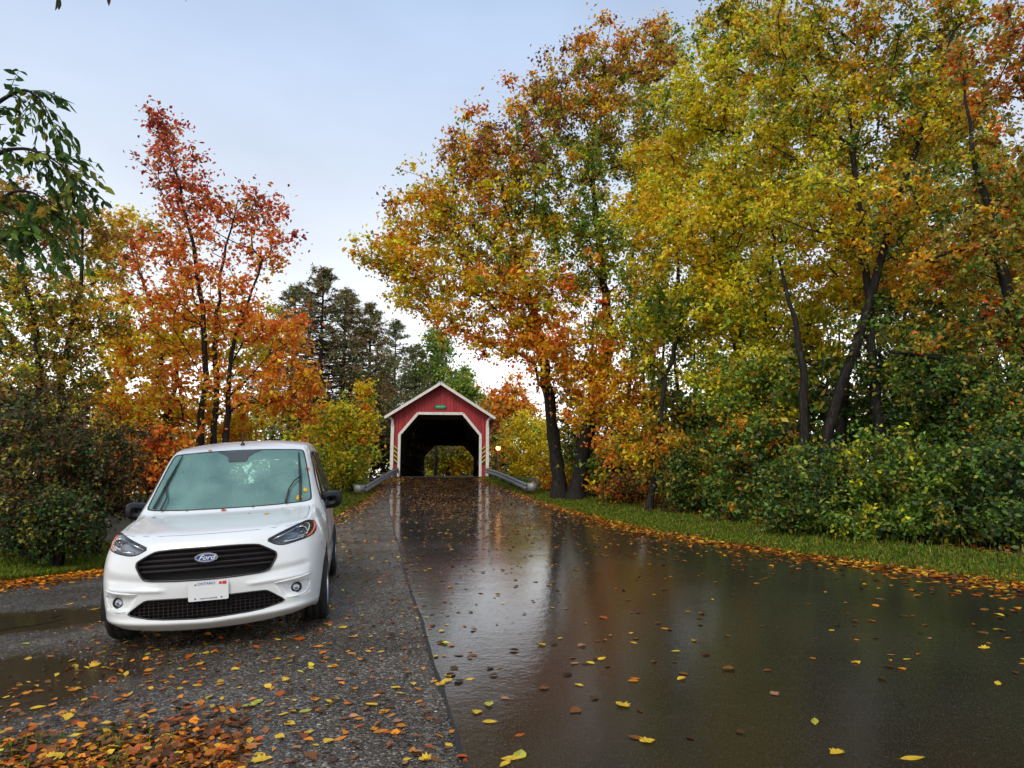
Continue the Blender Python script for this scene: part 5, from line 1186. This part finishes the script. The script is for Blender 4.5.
def litter(name, X, Y, size, mix, g, lift=.012, tilt=.25, simple=True, zoff=0):
    """a mass of fallen leaves nobody could count"""
    m = len(X); Z = ground(X, Y)+lift+zoff; keys = list(mix); p = np.array([mix[k] for k in keys], float); p /= p.sum()
    col_ = np.array([LC[k] for k in keys])[g.choice(len(keys), m, p=p)]*np.exp(g.normal(0, .25, (m, 1)))
    nr = np.stack([g.normal(0, tilt, m), g.normal(0, tilt, m), np.ones(m)], 1); nr /= np.linalg.norm(nr, axis=1)[:, None]
    a = g.uniform(0, 6.28, m); d = np.stack([np.cos(a), np.sin(a), 0*a], 1); d -= nr*(d*nr).sum(1)[:, None]; d /= np.linalg.norm(d, axis=1)[:, None]; s = np.cross(nr, d)
    L = (size*g.uniform(.6, 1.3, m))[:, None]; W_ = L*g.uniform(.25, .42, m)[:, None]; P = np.stack([X, Y, Z], 1); cu = L*g.uniform(0, .15, m)[:, None]*nr
    V = np.stack([P-d*L*.5, P-d*L*.2+s*W_*.8+cu, P+d*L*.15+s*W_+cu, P+d*L*.5+cu*.5, P+d*L*.15-s*W_+cu, P-d*L*.2-s*W_*.8+cu, P], 1).reshape(-1, 3)
    k = np.arange(m)*7; F = np.stack([c for i in range(6) for c in (k+6, k+i, k+(i+1) % 6)], 1).reshape(-1, 3)
    o = link(name, npmesh(name, V, F, np.repeat(np.clip(col_, 0, .85), 6, 0)), M_fall); tag(o, kind='stuff'); return o
MIXO = dict(o=5, y=3, ro=2, br=4, dk=2, pk=.5); MIXY = dict(y=4, o=3, ro=1, br=2, yg=1)
# right verge drift
n = 9000; Y_ = 4+34*g.uniform(0, 1, n)**1.3; litter('fallen_leaves', xr(Y_)+.22+g.normal(0, .28, n), Y_, .085, MIXO, g)
n = 2600; Y_ = 5+30*g.uniform(0, 1, n)**1.2; litter('fallen_leaves', xr(Y_)-g.exponential(.55, n), Y_, .08, MIXO, g, lift=.008, tilt=.08)
# strewn over the rising road towards the bridge
n = 3600; Y_ = g.triangular(10, 33, 39.2, n); f = g.beta(1.7, 2.2, n); litter('fallen_leaves', xl(Y_)+f*(xr(Y_)-xl(Y_)), Y_, .085, dict(o=4, y=3, br=4, pk=3, ro=2), g, lift=.009, tilt=.08)
n = 420; Y_ = g.uniform(4.5, 14, n); f = g.uniform(0, 1, n)**1.4; litter('fallen_leaves', xl(Y_)+f*(xr(Y_)-xl(Y_)), Y_, .065, dict(y=2, o=3, br=5, dk=4, pk=1), g, lift=.009, tilt=.05)
# gravel shoulder
n = 3600; Y_ = 2+37*g.uniform(0, 1, n)**1.6; f = g.uniform(0, 1, n)**.9; X_ = xl(Y_)-f*np.interp(Y_, [0, 5, 9, 14, 39], [3.2, 3.0, 3.4, 2.4, .8]); litter('fallen_leaves', X_, Y_, .055, dict(o=4, y=3, br=5, ro=3, dk=3, pk=1), g, lift=.010, tilt=.2)
# band of leaves along the far edge of the pull-off, on the left
n = 9000; Y_ = g.uniform(8.0, 13.5, n); litter('fallen_leaves', gl(Y_)-.25+g.normal(0, .42, n), Y_, .075, dict(o=6, y=2, ro=3, br=3, dk=1), g, tilt=.3)
n = 5000; Y_ = g.uniform(13, 38, n); litter('fallen_leaves', gl(Y_)-.1+g.normal(0, .40, n), Y_, .08, MIXO, g)
# drift in the near left corner
n = 4800; t_ = g.uniform(0, 1, n); X_ = -3.0+t_*1.9+g.normal(0, .18, n); Y_ = 3.0+.9*g.normal(0, .55, n)+.35*t_; k = (Y_ > 1.8) & (X_/np.maximum(Y_, .1) < -.36) & (Y_ < 4.35); litter('fallen_leaves', X_[k], Y_[k], .056, dict(o=3, ro=3, br=6, y=.6, dk=5), g, lift=.014, tilt=.35)
# on the soil under the trees
n = 9000; Y_ = g.uniform(6, 34, n); litter('fallen_leaves', xr(Y_)+2+g.uniform(0, 1, n)*5, Y_, .09, dict(o=3, br=6, dk=5, ro=2, y=1), g)

# loose wet stones standing proud of the gravel
def pebbles(n, g):
    Y_ = 2.2+9*g.uniform(0, 1, n)**1.7; f = g.uniform(0, 1, n); X_ = xl(Y_)+.05-f*f*.2-f*np.minimum(xl(Y_)-gl(Y_), .42*Y_+2.2)
    for (px_, py_, ra, rb) in PUD:
        k = ((X_-px_)/ra)**2+((Y_-py_)/rb)**2 > 1.0; X_, Y_ = X_[k], Y_[k]
    dens = .5+.5*np.sin(X_*2.1+Y_*1.3)*np.sin(X_*.9-Y_*2.2); k = g.uniform(0, 1, len(X_)) < .35+.65*dens; X_, Y_ = X_[k], Y_[k]; m = len(X_)
    base = np.array([[1, 0, 0], [.6, .8, 0], [-.5, .85, 0], [-1, .05, 0], [-.6, -.75, 0], [.55, -.85, 0], [.1, .1, .75], [0, 0, -.7]])
    sz = (0.0036+.0075*g.uniform(0, 1, m)**2.5)[:, None, None]; a = g.uniform(0, 6.28, m); c_, s_ = np.cos(a)[:, None], np.sin(a)[:, None]
    B = base[None]*np.stack([g.uniform(.7, 1.4, m), g.uniform(.6, 1.1, m), g.uniform(.5, 1.0, m)], 1)[:, None]*(1+g.normal(0, .12, (m, 8, 3)))*sz
    V = np.stack([X_[:, None]+B[:, :, 0]*c_-B[:, :, 1]*s_, Y_[:, None]+B[:, :, 0]*s_+B[:, :, 1]*c_, ground(X_, Y_)[:, None]+.002+B[:, :, 2]], -1).reshape(-1, 3)
    k = np.arange(m)*8; F = np.stack([q for i in range(6) for q in (k+i, k+(i+1) % 6, k+6)], 1).reshape(-1, 3)
    tab = np.array([(.05, .042, .034), (.10, .088, .072), (.17, .155, .13), (.30, .28, .25), (.45, .43, .40), (.14, .095, .06)]); cc = tab[g.choice(6, m, p=[.44, .30, .11, .04, .01, .10])]*np.exp(g.normal(0, .2, (m, 1)))
    M_peb = leafmat('wet_stone', 0, rough=.25, spec=.5); o = link('gravel_stones', npmesh('gravel_stones', V, F, np.repeat(cc, 6, 0)), M_peb); tag(o, kind='stuff')
pebbles(60000, np.random.default_rng(21))

# ---- leaves lying singly, nearest the camera
words_ = dict(y='bright yellow', yg='pale yellow-green', o='orange', ro='red-orange', br='brown', dk='dark brown', pk='pinkish')
shp = {0: 'narrow', 1: 'rounded', 2: 'lobed'}
LM = {}; LEAVES = []
def one_leaf(p, nrm, size, ck, sk, surf, rz_):
    key = (sk, ck)
    if key not in LM:
        V, F = SH[sk]; me = bpy.data.meshes.new('fallen_leaf'); me.from_pydata([tuple(v) for v in V], [], F); me.update()
        a = me.attributes.new('hue', 'FLOAT_COLOR', 'FACE'); c0 = np.array(LC[ck]); gg = np.random.default_rng(sk*7+len(ck)); cols = c0*np.exp(gg.normal(0, .12, (len(F), 1))); cols[-1] *= .4
        a.data.foreach_set('color', np.c_[np.clip(cols, 0, .9), np.ones(len(F))].astype(np.float32).ravel()); me.materials.append(M_fall); me.polygons.foreach_set('use_smooth', np.ones(len(F), bool)); LM[key] = me
    o = bpy.data.objects.new('fallen_leaf', LM[key]); col.objects.link(o)
    q = Vector(nrm).to_track_quat('Z', 'Y').to_matrix().to_4x4() @ Matrix.Rotation(rz_, 4, 'Z')
    o.matrix_world = Matrix.Translation(p) @ q @ Matrix.Scale(size, 4)
    kind = shp[sk % 3 if sk < 9 else 0]
    # which one: size, where its stalk points, and where it lies
    d = (o.matrix_world.to_3x3() @ Vector((-1, 0, 0))); st = ('right' if d.x > 0 else 'left') if abs(d.x) > abs(d.y) else ('away' if d.y > 0 else 'nearer')
    sz = 'large' if size > .088 else ('small' if size < .062 else '')
    P2 = Vector(p); X_, Y_ = P2.x, P2.y
    if surf is ON_R: zn = 'near the gravel' if X_ < xl(Y_)+.6 else ('near the right verge' if X_ > xl(Y_)+3.4 else 'mid road')
    elif surf is ON_G: zn = 'near the asphalt' if X_ > xl(Y_)-.45 else ('at left' if X_/Y_ < -.42 else 'below the van')
    else: zn = ''
    fr_ = 'near' if Y_ < 3.6 else ('midway' if Y_ < 4.6 else 'far')
    base_ = ' '.join(q for q in (sz, words_[ck], kind, 'leaf on the', {ON_R: 'asphalt', ON_G: 'gravel', ON_P: 'puddle edge', ON_V: 'van'}.get(surf, 'leaf drift'), zn, fr_) if q)
    LEAVES.append((o, base_, st, Y_, X_)); o['group'] = f'{words_[ck]} {kind} fallen leaves {surf[1]}'; o['category'] = 'fallen leaf'; o['label'] = base_; return o
def gnormal(x, y):
    e_ = .05; return Vector((-(float(ground(x+e_, y))-float(ground(x-e_, y)))/(2*e_), -(float(ground(x, y+e_))-float(ground(x, y-e_)))/(2*e_), 1)).normalized()
ON_R = ('flat on the wet asphalt', 'on the asphalt'); ON_G = ('on the wet gravel in front of the van', 'on the gravel'); ON_V = ('on the white van', 'on the van'); ON_P = ('in the puddle edge on the left', 'by the puddle')
def ground_leaf(u, v, size, ck, sk, surf):
    p = onground(u, v); p.z = float(ground(p.x, p.y))+(.009 if surf is ON_R else .006); one_leaf(p, gnormal(p.x, p.y)+Vector((random.uniform(-.08, .08), random.uniform(-.08, .08), 0)), size, ck, sk, surf, random.uniform(0, 6.28))
road_l = [(446, 683, 'y', .10), (441, 686, 'y', .08), (448, 677, 'y', .08), (470, 681, 'y', .07), (477, 715, 'y', .07), (489, 707, 'yg', .08), (490, 725, 'y', .085), (512, 762, 'y', .11), (520, 757, 'yg', .10), (505, 766, 'y', .09), (575, 714, 'br', .08), (602, 660, 'y', .08), (579, 687, 'y', .07), (622, 707, 'y', .10), (635, 680, 'o', .07), (637, 740, 'br', .10), (648, 744, 'y', .085), (681, 681, 'y', .08), (665, 630, 'o', .08), (634, 644, 'y', .08), (604, 619, 'ro', .11), (628, 601, 'o', .08), (542, 646, 'y', .08), (454, 670, 'dk', .09), (436, 658, 'y', .08), (836, 755, 'y', .08), (913, 762, 'y', .12), (815, 724, 'yg', .09), (774, 696, 'pk', .07), (728, 671, 'br', .10), (872, 622, 'o', .11), (891, 656, 'pk', .07), (907, 661, 'y', .07), (998, 685, 'y', .085), (984, 650, 'y', .08), (983, 634, 'br', .09), (955, 595, 'ro', .15), (977, 597, 'ro', .13), (880, 600, 'pk', .10), (575, 665, 'pk', .09), (545, 690, 'br', .07), (595, 700, 'dk', .07), (640, 712, 'dk', .07), (520, 738, 'ro', .06), (505, 700, 'pk', .06), (690, 740, 'dk', .06), (740, 735, 'dk', .06), (560, 640, 'y', .06), (1008, 640, 'o', .07), (930, 640, 'pk', .05)]
for k_, (u, v, ck, s_) in enumerate(road_l): ground_leaf(u, v, s_, ck, (k_*5) % 12, ON_R)
grav_l = [(168, 740, 'y', .09), (187, 762, 'y', .10), (238, 749, 'o', .10), (254, 747, 'o', .09), (262, 763, 'y', .10), (235, 765, 'y', .09), (256, 704, 'yg', .10), (250, 708, 'yg', .09), (306, 713, 'yg', .09), (290, 725, 'y', .08), (340, 741, 'o', .08), (381, 734, 'o', .09), (371, 707, 'y', .09), (385, 714, 'o', .07), (359, 720, 'o', .07), (328, 625, 'o', .15), (343, 629, 'y', .10), (353, 638, 'o', .09), (38, 709, 'y', .09), (94, 667, 'y', .10), (120, 660, 'yg', .08), (206, 654, 'y', .08), (272, 690, 'o', .07), (222, 700, 'y', .06), (395, 690, 'y', .07), (400, 735, 'br', .07), (412, 752, 'o', .07), (352, 655, 'o', .10), (300, 640, 'ro', .11), (318, 648, 'o', .10), (333, 668, 'y', .09), (425, 762, 'y', .07), (449, 748, 'y', .07), (430, 720, 'br', .07), (360, 660, 'o', .08), (222, 759, 'o', .07), (283, 716, 'y', .06), (310, 757, 'br', .08)]
for k_, (u, v, ck, s_) in enumerate(grav_l): ground_leaf(u, v, s_, ck, (k_*7+1) % 12, ON_G)
rr = random.Random(3)
cks = ['o']*5+['y']*4+['br']*5+['ro']*4+['dk']*3+['pk', 'yg']
for k_ in range(95):
    v = rr.uniform(640, 766); u = rr.uniform(130, 380+(v-640)*.62); ground_leaf(u, v, rr.uniform(.035, .068), rr.choice(cks), rr.randrange(12), ON_G)
for k_ in range(70):      # the drift of leaves in the near left corner
    v = rr.uniform(690, 766); u = rr.uniform(2, 150); p = onground(u, v); p.z = float(ground(p.x, p.y))+.025
    ck = rr.choice(['o', 'o', 'ro', 'br', 'y', 'br']); one_leaf(p, Vector((rr.uniform(-.3, .3), rr.uniform(-.3, .3), 1)).normalized(), rr.uniform(.045, .075), ck, rr.randrange(12), ('in the leaf drift at the near left corner', 'in the leaf drift'), rr.uniform(0, 6.28))
for u, v, ck in ((26, 645, 'yg'), (28, 660, 'y'), (70, 605, 'y'), (84, 598, 'o'), (72, 583, 'y'), (95, 610, 'y')): ground_leaf(u, v, .12, ck, 3, ON_P)
# on the van: where the eye ray meets the bodywork
for k_, (u, v, ck, s_, w_) in enumerate([(224, 511, 'ro', .055, 'in the middle of the bonnet'), (267, 514, 'y', .070, 'on the driver side of the bonnet'), (249, 514, 'br', .035, 'low on the bonnet beside a yellow one'), (282, 509, 'y', .035, 'nearest the driver wiper'), (187, 511, 'dk', .03, 'on the passenger half of the bonnet'), (154, 518, 'dk', .04, 'at the passenger corner of the bonnet'), (253, 507, 'dk', .03, 'just under the windscreen'), (210, 451, 'o', .05, 'on the front edge of the roof'), (299, 498, 'y', .09, 'caught at the foot of the driver wiper'), (142, 507, 'y', .07, 'in the passenger corner of the windscreen'), (143, 499, 'o', .05, 'on the passenger screen pillar'), (305, 490, 'y', .07, 'on the glass above the driver wiper'), (307, 469, 'ro', .05, 'high on the driver screen pillar')]):
    d = ray(u, v); o0 = cam.location-VO; f = lambda q: Vector((q.dot(_X), q.dot(_Y)/NARROW, q.dot(_Z)))
    h_ = van_bvh.ray_cast(f(o0), f(d).normalized())
    if not h_[0]: continue
    p = car(h_[0]); nn = h_[1]; nw = (_X*nn.x+_Y*nn.y+_Z*nn.z).normalized()
    if nw.dot(d) > 0: nw = -nw
    o = one_leaf(p+nw*.006, nw, s_, ck, (k_*3+1) % 9, ON_V, k_*1.3); o['label'] = f'{words_[ck]} leaf stuck {w_}'; o['group'] = 'wet leaves on the van'

# ================================================================ branch of a near tree reaching in from the left
def near_tree():
    g = np.random.default_rng(77); x0, y0 = -6.9, 6.6; z0 = float(ground(x0, y0))
    root = empty('walnut_tree', (x0, y0, z0)); tag(root, 'near tree outside the left edge, its green leafy boughs drooping into the upper left corner', 'tree'); B0 = np.array([x0, y0, z0])
    W = lambda L: [np.array(at(*q)) for q in L]
    tr = [np.array([x0, y0, z0-.2]), np.array([x0+.05, y0, z0+2]), np.array([x0-.1, y0-.1, z0+4.2]), np.array([x0+.2, y0-.3, z0+6.2])]
    ch = [(np.array(tr), np.array([.20, .16, .12, .06]))]
    br_ = [([(-130, 260, 6.4), (-60, 150, 6.2), (0, 100, 6.1), (25, 88, 6.0), (42, 100, 5.9), (54, 126, 5.85)], tr[2]),
           ([(-120, 300, 6.4), (-50, 200, 6.2), (0, 150, 6.0), (28, 148, 5.9), (52, 158, 5.8), (72, 174, 5.7)], tr[2]),
           ([(-110, 330, 6.3), (-40, 240, 6.1), (10, 190, 6.0), (34, 192, 5.9), (56, 208, 5.8)], tr[1]*.4+tr[2]*.6),
           ([(-90, 320, 6.2), (-30, 262, 6.0), (15, 232, 5.9), (32, 222, 5.8), (56, 236, 5.75)], tr[1]*.5+tr[2]*.5),
           ([(-100, 60, 6.0), (-40, -20, 5.4), (20, -40, 5.0), (62, -26, 4.7), (120, -24, 4.5), (190, -20, 4.4)], tr[3])]
    LV = []; LF = []; LCc = []; cols = [(.05, .11, .012), (.085, .16, .015), (.035, .075, .010), (.17, .19, .015), (.40, .24, .03), (.30, .10, .02)]
    def leaflet(p, d, L, c):
        d = d/np.linalg.norm(d); n_ = np.cross(d, g.normal(size=3)); n_ /= np.linalg.norm(n_); s = np.cross(n_, d); k = len(LV)
        for x, w_ in ((0, 0), (.25, .17), (.5, .22), (.78, .13), (1, 0)):
            b2 = p+d*L*x-np.array([0, 0, .12*L*x*x]); LV.extend([b2, b2+s*w_*L+n_*w_*L*.35, b2-s*w_*L+n_*w_*L*.35])
        for i in range(4):
            a = k+3*i; b3 = a+3; LF.extend([(a, b3, b3+1, a+1), (a, a+2, b3+2, b3)]); LCc.extend([c, c])
    for bi, (L, root_p) in enumerate(br_):
        P = [root_p]+W(L); P = np.array(P)
        # smooth
        Q = [P[0]]
        for a, b2 in zip(P[:-1], P[1:]): Q += [a+(b2-a)*k/6 for k in range(1, 7)]
        Q = np.array(Q)
        for _ in range(4): Q[1:-1] = (Q[:-2]+2*Q[1:-1]+Q[2:])/4
        ch.append((Q, np.linspace(.035, .004, len(Q))))
        if bi == 4:       # bare bough overhead with a few hanging leaves
            for u_, v_, L_, c in ((57, -6, .13, (.16, .04, .02)), (60, -3, .10, (.05, .07, .015)), (110, -8, .10, (.12, .03, .02)), (186, -8, .07, (.12, .05, .02)), (40, -30, .1, cols[1]), (150, -30, .1, cols[4])):
                p = np.array(at(u_, v_, 4.6)); q0 = Q[((Q-p)**2).sum(1).argmin()]; ch.append((np.array([q0, (q0+p)/2+[0, 0, .02], p]), np.array([.004, .003, .002]))); leaflet(p, np.array([.1*g.normal(), .1*g.normal(), -1]), L_, c)
            continue
        for i in range(12, len(Q)):
            for r_ in range(int(g.integers(0, 3)) if i < len(Q)-2 else 2):
                d = g.normal(size=3)*.5+(Q[min(i+1, len(Q)-1)]-Q[i-1])/np.linalg.norm(Q[min(i+1, len(Q)-1)]-Q[i-1])*.8+np.array([0, 0, -.35]); d /= np.linalg.norm(d); Lr = g.uniform(.26, .50)
                pts = np.array([Q[i], Q[i]+d*Lr*.5+[0, 0, .01], Q[i]+d*Lr-[0, 0, .06]]); ch.append((pts, np.array([.004, .003, .0015])))
                c = np.array(cols[int(g.choice(6, p=[.33, .27, .18, .12, .06, .04]))])
                for k in range(1, 6):
                    t_ = k/5; p = pts[0]*(1-t_)**2+2*pts[1]*t_*(1-t_)+pts[2]*t_*t_
                    for s_ in (-1, 1):
                        sd_ = np.cross(d, [0, 0, 1.]); leaflet(p, sd_*s_*.8+d*.7+np.array([0, 0, -.5])+g.normal(0, .25, 3), g.uniform(.08, .125), c*math.exp(g.normal(0, .2)))
    me = npmesh('foliage', np.array(LV)-B0, np.array(LF), np.array(LCc)); link('foliage', me, leafmat('walnut_leaves', .35, rough=.55, spec=.25), root, False)
    V, F = wtub(ch); link('trunk', npmesh('trunk', V-B0, F), M_bark, root, True)
near_tree()

# every single leaf gets a label of its own where look, stalk or place tells it apart
from collections import defaultdict
grp = defaultdict(list)
for q in LEAVES:
    if q[0]['group'] == 'wet leaves on the van': continue
    grp[q[1]].append(q)
for k, L in grp.items():
    if len(L) == 1: continue
    sub = defaultdict(list)
    for q in L: sub[q[2]].append(q)
    for st, M_ in sub.items():
        lab = k+', stalk '+st
        if len(M_) == 1: M_[0][0]['label'] = lab; continue
        M_.sort(key=lambda q: q[4])
        names = ['leftmost', 'rightmost'] if len(M_) == 2 else (['leftmost', 'middle', 'rightmost'] if len(M_) == 3 else None)
        for i, q in enumerate(M_): q[0]['label'] = (names[i]+' '+k.strip()+', stalk '+st) if names else lab
